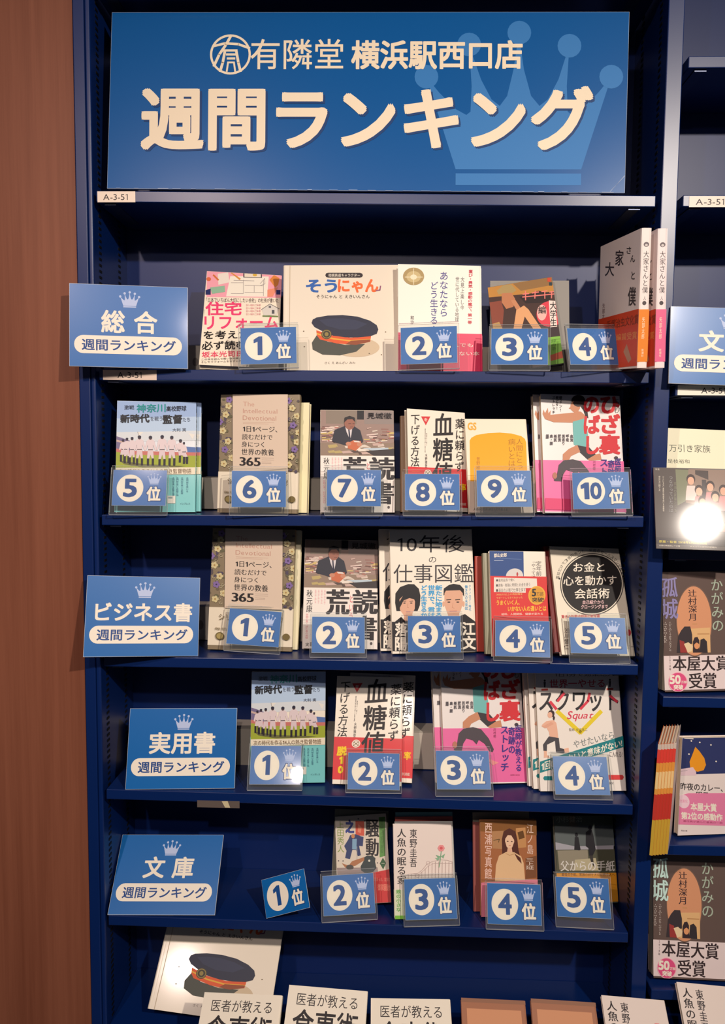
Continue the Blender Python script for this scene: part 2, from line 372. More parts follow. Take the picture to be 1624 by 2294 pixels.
RC = [
 (1,'number 1 rank card at the foot of the pink-topped renovation book',(1,-164.4,-5.8,2.2,10.7,-2.0,89.7,60.3,4)),
 (2,'number 2 rank card in front of the white book with a gold disc',(1,91.5,-6.6,-3.9,9.8,-1.7,89.8,60.2,6)),
 (3,'number 3 rank card below the dark illustrated paperback on the upper book shelf',(1,233.9,-6.3,-4.1,15.3,.3,89.3,60.1,6)),
 (4,'number 4 rank card beside the two upright spines on the upper book shelf',(1,354.5,-4.8,13,14.1,-1.5,84,60.1,6)),
 (5,'number 5 rank card in front of the turquoise-banded baseball book',(2,-379.4,-4.1,4.3,21.8,.1,87.8,60,12)),
 (6,'number 6 rank card in front of a floral-edged beige book',(2,-181.6,-.8,8,11,.1,88.5,60.2,10)),
 (7,'number 7 rank card in front of the desk-photo book',(2,-26.7,-4.3,0,11,-.4,88.1,59.9,12)),
 (8,'number 8 rank card under the tilted white and red health book',(2,100.6,-5.4,.1,21.3,-.5,88.7,60,6)),
 (9,'number 9 rank card in front of the orange arch book',(2,217.2,-4.3,2,24.3,-.3,88.8,60.2,12)),
 (10,'number 10 rank card on the pink stretching book',(2,371.7,-5.8,-4.5,20.8,-1.7,89,60.3,8)),
 (1,'tilted number 1 rank card on the business-book shelf, before the beige book',(3,-198.5,21.4,8.5,16.5,5.3,88.6,60.2,8)),
 (2,'number 2 rank card on the business-book shelf, before the desk-photo book',(3,-51.2,8.2,7.9,19.6,1.5,89.3,60.3,4)),
 (3,'number 3 rank card before the book with two men\'s portraits',(3,109.2,7.9,-1.3,16.5,-1.2,88.3,60.4,8)),
 (4,'number 4 rank card under the blue and red pocket book',(3,253,0,-10.5,23.5,-2.1,89,60.2,4)),
 (5,'number 5 rank card before the white book with a black disc',(3,379.2,1.4,-2.9,22,-.6,91.5,59.9,12)),
 (1,'number 1 rank card on the practical-book shelf, at the foot of the baseball book',(4,-158.2,10.4,4.6,28.6,.9,87,64,6)),
 (2,'number 2 rank card on the practical-book shelf, before the white and red book',(4,9.9,10.6,3,31,1.1,88.8,60.3,2)),
 (3,'number 3 rank card on the practical-book shelf, before the pink stretching book',(4,163.4,9.4,1.9,31.7,-.3,91.5,63.5,8)),
 (4,'number 4 rank card in front of the squat exercise book',(4,362.6,11.5,1.8,27.6,.2,92.5,62,4)),
 (1,'loose tilted number 1 rank card standing alone without a book',(5,-136.3,-14.8,-24.6,25.6,-25.4,85,61,2)),
 (2,'number 2 rank card on the paperback shelf, before the samurai novel',(5,-28,-1.8,-1,30.1,-5.2,89.1,62.5,6)),
 (3,'number 3 rank card on the paperback shelf, before the rose paperbacks',(5,111.5,-1.7,3.6,25.9,-1.1,88.7,63.5,6)),
 (4,'number 4 rank card on the paperback shelf, before the girl portrait novel',(5,251.1,-4,0,22,.4,91,63.5,4)),
 (5,'number 5 rank card on the paperback shelf, before the dark silhouette novel',(5,369.7,3.4,-8.4,23.7,-3.3,88.9,62,12)),
]
for n_, lab, ps in RC:
    if ps[0] in (1, 2): ps = (ps[0], ps[1], ps[2] - 6, ps[3], min(ps[4], 13 if ps[0] == 1 else 14.5)) + ps[5:]
    rank_card(n_, lab, ps, '')

# ------------------------------------------------------------------ books
def cover_profile(w, t, c, spine, out=0):
    """plan of the jacket: two boards and a rounded spine"""
    w += 2*out; r = min(t*.28, .004); x = w/2; y0 = -out; y1 = t + out
    arc = lambda cx, cy, a0: [(cx + r*math.cos(R(a0 + 22.5*k)), cy + r*math.sin(R(a0 + 22.5*k))) for k in range(5)]
    p = [(-x, y0)] + arc(x-r, y0+r, -90) + arc(x-r, y1-r, 0) + [(-x, y1), (-x, y1-c), (x-c, y1-c), (x-c, y0+c), (-x, y0+c)]
    if spine == 'L': p = [(-a, b_) for a, b_ in p][::-1]
    return p
def book(name, lab, ps, cover, spine='R', col=WH, fn=None, sfn=None, coat=.15, pages=True, group=None, src=None):
    i, X, Y, yw, ln, rl, w, h, t = ps[:9]; extra = ps[9:]
    r = root(name, lab, 'book', pose(i, X, Y, yw, ln, rl, w, h, t, *extra), group)
    if src is not None:
        for ch in src.children:
            c = ch.copy(); C.objects.link(c); c.parent = r
            for g in ch.children: d = g.copy(); C.objects.link(d); d.parent = c
        return r
    w /= 1000; h /= 1000; t /= 1000
    c = link('cover', *extrude(cover_profile(w, t, .0007, spine), 0, h), [paint(col, .42, .4, coat, name='jacket')], r)
    s = 1 if spine == 'R' else -1
    x0, x1 = sorted((-s*(w/2-.0012), s*(w/2-.0008)))
    MB().box(x0, x1, .0008, t-.0008, .0012, h-.0016).obj('page_block', PAGES, r)
    p = Print(); p.coat = coat if coat > .5 else 0; bands = []
    p.wrap = lambda v0, v1, col: bands.append((v0, v1, col))
    if fn: fn(p)
    for v0, v1, bc_ in bands:
        link('paper_band', *extrude(cover_profile(w, t, .0004, spine, .0004), (1-v1)*h, (1-v0)*h), [paint(bc_, .45, .4, .1)], r)
    p.build('cover_print', w, h, c, eps=.00055 if bands else .00012)
    if sfn:
        q = Print().uv(); sfn(q); q.build('spine_print', w, h, c, face='right', t=t, eps=.00055 if bands else .00012)
    return r

# --- reference frames on the photograph's covers
D_ = ((200, 840), 3.248); G_ = ((1020, 840), 2.689); J_ = ((1050, 1190), 2.829)
def f_house(p):
    p.ref([(460,607),(630,612),(622,828),(443,812.5)], (140,440), 3.248)
    p.rect(1036,543,1592,728,(246,168,182))
    p.poly([(1205,575),(1490,570),(1478,722),(1175,722)],(246,238,222))
    for a in ([(1210,622),(1300,620)],[(1300,600),(1300,700)],[(1210,700),(1300,700)],[(1310,640),(1450,640)],[(1310,690),(1450,690)],[(1450,600),(1450,715)],[(1380,640),(1380,690)],[(1230,605),(1380,605)],[(1425,625),(1460,585),(1462,625),(1425,640)]): p.line(a, 3, (150,140,140))
    p.poly([(1115,560),(1190,545),(1200,620),(1120,640)],(240,228,216)); p.line([(1085,570),(1120,605)],12,(214,120,60)); p.line([(1215,548),(1275,595)],14,(222,150,70))
    p.rect(1300,546,1438,582,(60,60,70)); p.rect(1308,552,1430,578,(240,226,205)); p.ell(1385,562,16,10,(222,180,70))
    p.poly([(1495,595),(1530,553),(1572,580),(1562,630),(1540,652)],(226,140,70)); p.ell(1052,600,16,14,(222,110,70))
    p.poly([(1062,660),(1165,645),(1168,690),(1075,706)],(150,190,160)); p.poly([(1030,680),(1066,668),(1066,712),(1030,712)],(40,50,100)); p.rect(1548,670,1580,704,(50,50,110)); p.poly([(1480,670),(1560,650),(1520,720),(1480,722)],(240,150,120))
    p.text('「日本でいちばん大切にしたい会社」の社長が書いた',1035,733,1565,766,(80,60,66))
    p.text('住宅',1032,762,1285,858,PK,.02); p.text('リフォーム',1025,868,1560,960,PK,.02)
    for k in range(4): p.text('住まいの基本と工事の要',1320,778+k*22,1428,794+k*22,(226,150,160))
    p.poly([(1438,818),(1500,776),(1565,812),(1552,860),(1452,862)],(222,216,206)); p.line([(1435,818),(1500,776),(1570,812)],4,(90,88,90)); p.rect(1514,822,1534,850,(90,90,96)); p.line([(1445,866),(1560,870)],10,(120,140,90)); p.rect(1490,790,1508,806,(110,110,116))
    p.text('を考えたら',1018,972,1420,1030,DK,.015); p.text('必ず読む本',1005,1046,1400,1108,DK,.015)
    p.text('坂本光司氏推薦',1005,1120,1420,1162,(236,80,110),.01)
    p.text('この本を読んで賢い住宅購入となる方が',1003,1168,1400,1182,(90,80,80)); p.text('そしてリフォームをせずに失敗する方が',1000,1187,1400,1202,(90,80,80))
def f_picture(p):
    p.ref([(631.7,591.7),(892.5,590),(892,830),(632,830)], (600,540), 3.248)
    p.line([(152,170),(152,940)],5,(196,178,150)); p.line([(128,170),(128,940)],3,(250,238,216))
    p.poly([(412,240),(418,226),(434,222),(668,222),(684,227),(690,240),(684,253),(668,258),(434,258),(418,253)],(50,40,44)); p.text('相模鉄道キャラクター',435,228,668,252,WH)
    p.text('そう',275,275,495,365,(44,100,180),.035); p.text('にゃん',508,272,800,366,(240,110,50),.035); p.line([(785,355),(815,350),(820,320)],9,(150,90,120))
    p.text('そうにゃん と えきいんさん',348,386,738,411,(70,56,54),.01)
    p.ell(640,770,170,70,(214,192,160))
    p.poly([(352,680),(316,735),(322,785),(395,822),(520,828),(640,802),(705,745),(560,752),(430,728)],(76,78,70))
    p.poly([(348,645),(470,685),(600,700),(748,688),(742,730),(640,752),(500,742),(375,712),(352,682)],(226,92,44)); p.poly([(350,664),(470,702),(600,718),(746,708),(744,716),(600,728),(470,712),(352,675)],(232,176,60)); p.poly([(600,722),(742,712),(740,730),(640,752),(560,748)],(150,76,44))
    p.poly([(313,592),(322,566),(350,552),(430,538),(540,534),(650,546),(740,575),(790,608),(802,640),(790,672),(740,690),(650,698),(560,697),(470,684),(390,650),(335,622)],(40,44,66))
    p.poly([(370,572),(440,560),(540,558),(640,572),(720,600),(640,640),(520,640),(420,612)],(50,56,82))
    p.ell(423,674,38,36,(62,58,44)); p.ring(423,674,33,31,6,(150,130,70)); p.ell(423,674,14,15,(150,130,70))
    p.text('さく え あんざい みわ',410,872,632,890,(110,100,90))
    for x, y in ((256,652),(824,824),(262,764),(855,658),(735,815)): p.ell(x,y,5,4,(130,112,90))
def f_life(p):
    p.ref([(893,586),(1077,590),(1085,832),(890,830)], (600,540), 3.248)
    p.wrap(.64, .99, (228,44,92))
    p.ell(1063,237,76,62,(176,150,96)); p.ell(1063,240,52,40,(206,184,130)); p.ell(1063,242,24,18,(242,230,196)); p.line([(1063,182),(1063,296)],4,(244,232,200)); p.line([(1000,242),(1128,242)],4,(244,232,200))
    p.vt('あなたなら',1255,205,1310,525,(70,70,150)); p.vt('どう生きる?',1183,275,1240,640,(70,70,150))
    p.vt('喜び・勇気・感動の嵐で、第一巻',1458,190,1490,580,(220,70,90),.01); p.vt('大見上楽し今',1402,240,1430,480,(140,140,140)); p.vt('世に代している地球',1365,240,1393,565,(140,140,140))
    p.vt('和沙',1038,522,1064,584,(90,90,96))
    p.text('一人でも',1290,725,1500,755,WH); p.text('知らない本',1290,788,1550,820,WH)
def f_uni(p):
    p.ref([(1093.7,641.5),(1239,616),(1268,825),(1110,825)], (1060,440), 2.879)
    p.poly([(97,580),(515,507),(535,600),(300,640),(100,690)],(196,138,62)); p.poly([(250,556),(515,507),(525,560),(300,600)],(150,112,66)); p.poly([(100,640),(560,600),(600,900),(100,905)],(70,46,40))
    p.poly([(150,600),(190,562),(240,560),(272,596),(250,612),(160,622)],(176,150,96)); p.poly([(180,615),(240,612),(262,650),(250,700),(205,712),(178,670)],(196,128,88)); p.poly([(235,660),(262,655),(300,715),(280,740)],(206,140,100))
    p.poly([(100,670),(175,660),(190,720),(175,860),(100,850)],(142,72,54)); p.poly([(245,855),(268,722),(318,694),(348,720),(436,855),(382,855),(322,765),(296,855)],(232,170,118)); p.poly([(120,800),(160,790),(190,860),(110,860)],(190,150,90))
    p.poly([(290,640),(330,680),(420,680),(500,670),(500,620),(420,600)],(44,30,30))
    for a in ([(312,622),(352,618)],[(330,602),(330,660)],[(372,615),(420,608)],[(396,600),(392,650)],[(440,606),(480,600)],[(462,600),(462,652)],[(496,610),(530,606)],[(512,604),(510,650)],[(310,640),(530,622)]): p.line(a, 7, (240,130,120))
    p.rect(482,514,506,540,(214,70,44)); p.rect(494,544,516,566,(40,60,70)); p.poly([(490,845),(600,850),(605,925),(490,925)],(60,44,48))
    p.ell(502,757,100,88,(226,66,82)); p.ell(440,745,34,52,(240,190,180)); p.poly([(490,665),(552,668),(550,846),(500,848)],(246,226,216)); p.vt('大学生',498,674,546,840,DK,.012); p.text('編',415,702,468,752,DK,.01)
    p.poly([(483,915),(600,912),(608,1112),(480,1112)],(130,190,70)); p.poly([(495,1040),(600,1020),(605,1070),(500,1080)],(200,90,60)); p.vt('緑の帯',505,930,540,1010,(70,120,40))
def f_land(p):
    p.ref([(1337,563),(1427,519),(1427,829),(1337,830)], (1060,440), 2.879)
    for c, a in (('大',(830,448,886,532)),('家',(893,372,945,466)),('さ',(964,348,992,392)),('ん',(990,400,1020,442)),('と',(1000,502,1022,550)),('僕',(982,600,1034,716))): p.text(c,*a,(60,54,58),.012)
    p.vt('矢部太郎',820,700,836,830,(150,120,120))
    p.poly([(797,800),(1065,735),(1066,1105),(797,1116)],(226,72,32)); p.text('手塚治虫文化賞',0,0,0,0,(150,50,20),.02,quad=[(850,812),(1058,770),(1058,832),(850,868)])
    p.text('短編賞受賞',0,0,0,0,(240,160,80),quad=[(880,900),(1050,880),(1050,930),(880,940)])
    p.poly([(965,1010),(985,960),(1020,1060),(1000,1085)],(196,140,110))
def s_land(c1):
    def f(p):
        p.ell(.5,.115,.26,.017,(110,100,104)); p.ell(.5,.12,.14,.009,(210,200,196)); p.vt('大家さんと僕',.24,.16,.80,.46,(76,70,74)); p.vt('人',.38,.48,.66,.51,(120,110,110)); p.ring(.5,.53,.2,.015,.03,(130,120,120))
        p.rect(0,.575,1,.955,c1); p.vt('矢部太郎',.34,.63,.62,.79,(250,230,200)); p.vt('新潮社',.38,.86,.60,.92,(250,230,200))
    return f
def f_base(p):
    p.ref([(259.4,893.3),(435.5,901),(437,1148),(249,1149.4)], *D_)
    p.wrap(.59, 1, (124,204,204))
    p.rect(170,170,780,300,(160,188,230)); p.rect(170,300,780,400,(190,214,240)); p.rect(170,400,780,470,(222,228,232))
    p.poly([(180,430),(250,452),(310,475),(310,540),(178,545)],(124,112,150)); p.poly([(178,455),(300,490),(300,498),(178,470)],(210,180,170)); p.poly([(690,512),(770,520),(770,560),(690,556)],(90,120,180))
    p.poly([(178,520),(300,540),(770,556),(770,590),(178,580)],(206,120,110)); p.poly([(175,545),(330,570),(770,580),(770,672),(172,668)],(164,176,54)); p.poly([(200,610),(400,640),(700,655),(640,664),(380,664),(240,640)],(110,110,60))
    p.poly([(340,400),(384,402),(348,438)],(240,236,226)); p.line([(342,400),(352,450)],3,(120,110,120)); p.poly([(712,415),(756,428),(742,462)],(240,236,226))
    def player(x, y0, y1, s=1, lean=0):
        W = 26*s; yh = y0+14; ys = y0+30; yw = y0+(y1-y0)*.48
        p.poly([(x-W*1.1,ys+6),(x-W*.5,ys-4),(x+W*.5,ys-4),(x+W*1.1,ys+6),(x+W*1.7,yw-4),(x+W*1.3,yw+4),(x+W*.75,ys+36),(x+W*.7,yw),(x-W*.7,yw),(x-W*.75,ys+36),(x-W*1.3,yw+4),(x-W*1.7,yw-4)],(232,214,216))
        p.poly([(x-W*.75,yw-3),(x+W*.75,yw-3),(x+W*.95+lean,y1-50),(x+W*.35+lean,y1-50),(x,yw+34),(x-W*.35+lean,y1-50),(x-W*1.05+lean,y1-50)],(226,206,210)); p.rect(x-W*.7,yw-5,x+W*.7,yw,(60,50,60))
        for k in (-.72,.68): p.poly([(x+W*k-8+lean,y1-52),(x+W*k+8+lean,y1-52),(x+W*k+7+lean,y1),(x+W*k-9+lean,y1)],(40,34,44))
        p.ell(x,yh,12*s,15*s,(70,50,56)); p.ell(x,yh-5,13*s,8*s,(34,36,60))
    for a in ((232,450,620,.7,-4),(262,440,630,.75,-4),(300,436,640,.85,-3),(655,458,630,.9,14),(680,476,640,.6,14),(355,428,648,1,0),(436,432,650,1,0),(522,428,655,1,0),(592,434,650,.95,3)): player(*a)
    p.text('激戦',245,208,318,240,(50,60,80)); p.text('神奈川',338,205,545,262,(20,150,150),.02); p.text('高校野球',552,222,695,258,(40,50,70),.012)
    p.text('新時代',217,275,428,334,(24,26,32),.03); p.text('を戦う',436,292,524,325,(110,120,140)); p.text('監督',528,285,665,346,(24,26,32),.03); p.text('たち',670,305,722,334,(110,120,140)); p.text('大利 実',597,380,695,404,(90,96,110))
    p.rect(170,666,780,718,(244,232,206)); p.text('次の時代を作る14人の熱き監督物語',198,676,736,712,(110,80,50),.01)
    for k, x in enumerate((598,628,662,700)): p.vt('名門校を率いる監督と指導者'[:13-k*2],x,738,x+16,892-k*14,(60,110,140))
    p.rect(560,878,622,936,(236,232,220)); p.rect(568,886,600,900,(150,170,170)); p.text('インプレス',656,930,730,944,(60,90,110))
def s_base(p):
    p.rect(0,0,1,.09,(160,188,230)); p.vt('激戦 神奈川高校野球 新時代',.22,.05,.82,.58,(40,44,56),.01); p.rect(0,.625,1,.66,(244,232,206)); p.rect(0,.66,1,1,(112,196,200)); p.vt('監督たち',.3,.70,.7,.84,(30,90,110))
def f_365(p):
    p.ref([(491,880),(671,876),(664,1151),(483,1152.5)], *D_)
    rnd = random.Random(7)
    for (xa, xb) in ((928,1034),(1428,1528)):
        for k in range(34):
            x = rnd.uniform(xa, xb); y = rnd.uniform(135, 700)
            p.ell(x, y, rnd.uniform(8,18), rnd.uniform(8,18), rnd.choice([(92,82,84),(112,100,80),(84,74,92),(104,100,74)]), n=9)
        for k in range(9):
            x = rnd.uniform(xa+8, xb-8); y = 160 + k*62 + rnd.uniform(-12,12); c = (214,200,150) if k % 3 else (136,110,168)
            for a in range(5): p.ell(x+15*math.cos(a*1.257), y+15*math.sin(a*1.257), 11, 11, c, n=9)
            p.ell(x, y, 7, 7, (176,140,80) if k % 3 else (70,54,100), n=8)
        for k in range(12):
            x = rnd.uniform(xa+10, xb-10); y = rnd.uniform(150, 690); p.line([(x+13*math.cos(a*.7)*(1-a*.09), y+13*math.sin(a*.7)*(1-a*.09)) for a in range(9)], 3, (206,196,160))
    p.rect(1037,100,1441,710,(226,204,182))
    p.text('The',1112,182,1195,217,(206,160,140)); p.text('Intellectual',1112,234,1364,267,(200,152,134)); p.text('Devotional',1110,286,1356,320,(196,148,130)); p.line([(1112,336),(1340,336)],2,(190,150,130)); p.line([(1112,346),(1300,346)],2,(200,160,140))
    p.text('1日1ページ、',1112,365,1364,408,DK,bx=.012,by=0); p.text('読むだけで',1105,424,1328,466,DK,bx=.012,by=0); p.text('身につく',1102,480,1268,521,DK,bx=.012,by=0); p.text('世界の教養',1102,534,1340,582,DK,bx=.012,by=0); p.text('365',1090,598,1238,662,DK,bx=.035,by=0)
    for y in (600,614,630,640): p.line([(1250,y),(1340 if y < 620 else 1320,y)],2,(170,150,140))
    p.wrap(.655, .965, (240,228,204))
    p.text('シリーズ累計100万部!',1000,752,1440,800,(120,100,60),.01); p.text('毎日1ページ 教養がつく',970,852,1430,872,(130,110,70))
    p.ell(1006,915,30,28,(120,104,60)); p.ell(1006,915,22,20,(176,156,96)); p.ell(1470,905,26,24,(120,104,60))
def f_desk(p):
    p.ref([(717,917.6),(882,917.6),(885.7,1151.6),(716,1151.6)], (680,840), 4.06)
    p.rect(140,300,840,735,(160,134,124)); p.rect(200,318,482,440,(142,128,114)); p.rect(484,300,546,400,(24,22,28)); p.rect(550,320,820,440,(150,136,130))
    rnd = random.Random(3); pal = [(226,212,196),(206,176,164),(240,228,214),(190,120,110),(150,110,100),(216,190,120),(120,90,86),(232,206,196)]
    for k in range(90):
        l = k % 2; x = rnd.uniform(150,260) if l else rnd.uniform(530,790); y = rnd.uniform(462,600) if l else rnd.uniform(470,640); w = rnd.uniform(30,80); a = rnd.uniform(-8,8)
        p.poly([(x,y),(x+w,y+a),(x+w,y+a+9),(x,y+11)], rnd.choice(pal))
    p.rect(140,615,840,735,(150,128,110))
    for k in range(26): x = rnd.uniform(150,760); y = rnd.uniform(620,715); p.poly([(x,y),(x+rnd.uniform(40,110),y-8),(x+rnd.uniform(60,120),y+14),(x+10,y+20)], rnd.choice(pal[:3]+[(190,170,110),(90,70,64)]))
    p.poly([(255,600),(278,500),(370,462),(455,462),(512,500),(540,600),(520,625),(380,640),(270,610)],(42,44,58)); p.poly([(376,474),(440,474),(432,540),(420,590),(388,520)],(222,214,214)); p.poly([(402,490),(414,490),(424,580),(412,600)],(30,32,60))
    p.ell(416,436,48,60,(160,104,86)); p.poly([(366,430),(370,385),(415,368),(462,385),(466,425),(440,400),(395,402)],(34,28,32)); p.line([(405,440),(430,440)],4,(60,36,34)); p.line([(442,440),(460,440)],4,(60,36,34)); p.line([(420,472),(448,470)],4,(110,60,56))
    p.poly([(395,620),(450,592),(520,600),(522,640),(470,690),(400,668)],(206,110,70)); p.ell(405,625,26,18,(206,140,110),n=12); p.ell(505,630,24,20,(206,140,110),n=12); p.poly([(448,596),(500,598),(515,612),(460,610)],(232,226,216))
    p.poly([(530,665),(770,660),(775,682),(640,690)],(190,206,216)); p.poly([(560,690),(840,670),(840,735),(640,735)],(56,48,50))
    p.text('見城徹',575,338,800,392,(44,36,40),.01)
    p.rect(140,735,845,1270,(246,238,228)); p.vt('秋元康',176,755,230,950,DK,bx=.014,by=0)
    for k, x in enumerate((334,306,278,250)): p.vt('言葉は鋭く胸に突き刺さる'[:11-k],x,752,x+16,880-k*3,(232,150,160))
    p.vt('苦闘の果て 読む者の覚悟',172,962,196,1180,(220,120,130)); p.vt('荒野',362,750,566,1195,(40,34,38),bx=.045,by=.012); p.vt('読書',606,750,820,1185,(40,34,38),bx=.045,by=.012); p.vt('という',570,800,604,1010,(216,60,80))
    p.text('実',176,1214,208,1246,DK); p.rect(215,1208,470,1244,(140,126,116)); p.rect(520,1208,650,1240,(228,226,226)); p.text('ブライト',540,1214,640,1238,(80,80,84)); p.ell(776,1215,12,14,(90,80,80),n=10)
SUG = [(911,910),(1040,928),(1049.5,1147),(917,1147)]
def f_sugar(p):
    p.ref(SUG, (680,840), 4.06)
    p.wrap(.575, .96, (224,44,50))
    p.vt('下げる方法',975,350,1058,832,DK,.006); p.poly([(1070,366),(1154,372),(1114,450)],(222,52,60)); p.text('を',1098,384,1128,414,WH,.01)
    p.vt('糖尿病専門医が教える新しい食事の常識',1104,480,1114,700,(130,126,126)); p.vt('無理なく続く',1118,520,1127,640,(130,126,126)); p.vt('水野雅登',1108,712,1130,838,(90,84,84))
    p.vt('血糖値',1180,352,1356,1005,(44,38,40),.014); p.vt('薬に頼らず',1376,408,1456,878,(44,38,40),.006)
    p.ell(1135,895,34,34,WH); p.ring(1135,895,26,26,4,(160,60,60),n=24); p.line([(1115,880),(1155,912)],5,(120,100,60)); p.line([(1155,880),(1115,912)],5,(120,100,60))
    p.vt('脱10',985,920,1062,1150,(252,214,30),.05); p.text('率',1424,992,1474,1060,(252,214,30),.02); p.text('改善例満載',1380,1165,1478,1190,WH)
def f_orange(p):
    p.ref([(1043,937.4),(1180,937.4),(1198,1149),(1051.6,1150.5)], *G_)
    O = (250,176,24)
    p.poly([(92,660),(90,392),(100,375),(130,358),(200,346),(270,342),(340,347),(400,362),(422,378),(430,400),(442,660)],O)
    p.text('GS',80,285,130,328,(236,176,60),.03); p.vt('人間にとって',370,378,410,600,(176,116,30)); p.vt('病いとは何か',322,378,366,630,(176,116,30)); p.vt('曽野綾子',130,490,152,590,(176,116,30))
    p.poly([(88,640),(470,640),(490,840),(84,840)],(206,188,172)); p.text('人はみな死ぬ 病は人生を教える',110,805,320,822,DK,.02)
def f_knee(p):
    p.ref([(1212,880),(1393.7,887.6),(1406.7,1150.5),(1223.8,1150.5)], *G_)
    p.wrap(.562, .99, (236,104,166))
    SK = (206,140,104)
    p.ell(750,152,42,34,(44,28,30)); p.poly([(765,150),(786,175),(806,215),(812,262),(795,255),(782,215),(765,190)],(44,28,30)); p.ell(732,188,30,36,SK); p.ell(752,165,34,26,(44,28,30)); p.poly([(702,190),(692,200),(706,206)],SK)
    p.poly([(530,232),(535,205),(545,228),(562,195),(566,230),(580,210),(578,238),(720,226),(738,215),(768,222),(792,245),(790,285),(720,288),(600,284),(545,264)],SK)
    p.poly([(716,282),(792,262),(806,340),(818,432),(768,452),(722,420)],(116,190,186)); p.poly([(740,425),(818,440),(856,482),(806,512),(752,462)],(50,44,52))
    p.poly([(655,516),(656,480),(692,448),(744,424),(762,466),(706,492),(694,516)],SK); p.poly([(806,512),(856,482),(884,476),(892,516),(820,520)],SK)
    p.vt('ひざ裏',880,135,1000,480,(214,40,50),.035); p.vt('のばし',786,135,880,478,(214,40,50),.035); p.vt('５秒',968,150,1003,232,(110,110,110))
    p.vt('壁ドン!',632,124,650,218,DK,.015); p.vt('壁ピタ!',610,124,628,205,DK,.015); p.vt('ストレッチ',590,124,606,232,DK,.015)
    for k, t in enumerate(('血流','呼吸','若返り','肥満','美肌','肩・腰','腸')): p.vt(t,700-k*25,360,718-k*25,360+20*len(t)+4,(90,84,90),.02)
    p.ref([(984,1475),(1166,1480),(1181,1751.6),(998,1757.5)], (720,1490), 3.383)
    p.poly([(1005,642),(1030,598),(1042,522),(1078,486),(1150,474),(1212,490),(1270,560),(1308,640),(1300,662),(1275,655),(1240,600),(1195,570),(1178,604),(1150,574),(1100,560),(1076,600),(1066,652),(1012,652)],(76,66,74)); p.ell(1012,608,18,26,(186,120,100))
    p.poly([(1240,700),(1345,740),(1300,760)],(240,150,150))
    p.vt('医師が教える',1470,462,1516,800,(60,44,140),.02); p.vt('奇跡の',1418,475,1468,668,(60,44,140),.02); p.vt('ストレッチ',1362,472,1418,800,(60,44,140),.02); p.vt('川村明',1306,480,1324,556,(150,60,100)); p.text('主婦の友社',1430,822,1500,834,(170,70,110))
    p.rect(940,790,1200,880,(226,70,120)); p.ell(1478,455,14,12,(60,50,60))
def f_ten(p):
    p.ref([(871,1184.6),(1058.5,1185.7),(1068,1459),(880,1464.5)], (650,1160), 3.777)
    p.text('10年後',905,142,1478,292,(58,54,58)); p.text('の',1175,330,1238,378,(58,54,58)); p.text('仕事図鑑',872,390,1552,552,(58,54,58))
    SK = (232,178,148); BK = (30,26,30)
    p.poly([(1000,560),(1050,562),(1090,600),(1104,660),(1100,740),(1080,790),(900,790),(888,720),(890,640),(930,585)],BK); p.poly([(925,690),(960,655),(1040,660),(1058,700),(1056,770),(1030,825),(1000,845),(965,828),(930,780)],SK); p.poly([(920,720),(960,650),(1060,655),(1068,730),(1050,690),(1010,680),(960,700),(930,760)],BK)
    for x in (968,1026): p.ell(x,722,11,5,(50,34,34),n=12); p.line([(x-14,706),(x+14,704)],5,BK)
    p.line([(998,725),(994,760),(1004,762)],3,(190,130,104)); p.line([(982,795),(1018,795)],7,(196,104,96))
    p.poly([(968,820),(1035,815),(1045,880),(960,890)],(220,164,134)); p.poly([(862,900),(940,838),(975,875),(1030,870),(1055,835),(1100,870),(1100,1000),(862,1000)],BK)
    p.poly([(1300,660),(1302,600),(1345,570),(1385,560),(1440,570),(1472,605),(1474,670),(1455,640),(1320,640)],BK); p.poly([(1308,640),(1320,618),(1440,615),(1462,640),(1462,730),(1440,800),(1385,850),(1335,815),(1308,740)],SK)
    for x in (1345,1420): p.ell(x,715,13,5,(50,34,34),n=12); p.line([(x-20,696),(x+18,692)],8,BK)
    p.line([(1380,720),(1374,762),(1392,766)],3,(200,140,110)); p.line([(1352,792),(1412,790)],7,(200,110,100)); p.ell(1300,730,10,24,SK,n=10); p.ell(1468,730,10,24,SK,n=10)
    p.poly([(1340,810),(1430,805),(1440,880),(1330,890)],(220,164,134)); p.poly([(1260,900),(1335,850),(1385,880),(1440,830),(1480,815),(1580,880),(1580,1000),(1260,1000)],BK)
    BL = (70,170,226)
    p.vt('新たに始まる',1232,572,1288,842,BL,.03); p.vt('世界で、君は',1168,572,1226,842,BL,.03); p.vt('どう生きるか',1108,572,1160,842,BL,.03); p.vt('テクノロジー時代',1512,572,1532,790,BL); p.vt('働き方の未来図',1480,572,1504,780,BL)
    p.rect(860,880,1590,1128,(40,36,40)); p.text('落合',892,890,1100,1000,WH,.03); p.text('陽一',892,1012,1100,1122,WH,.03); p.text('堀江',1346,885,1562,992,WH,.03); p.text('貴文',1346,1000,1566,1108,WH,.03)
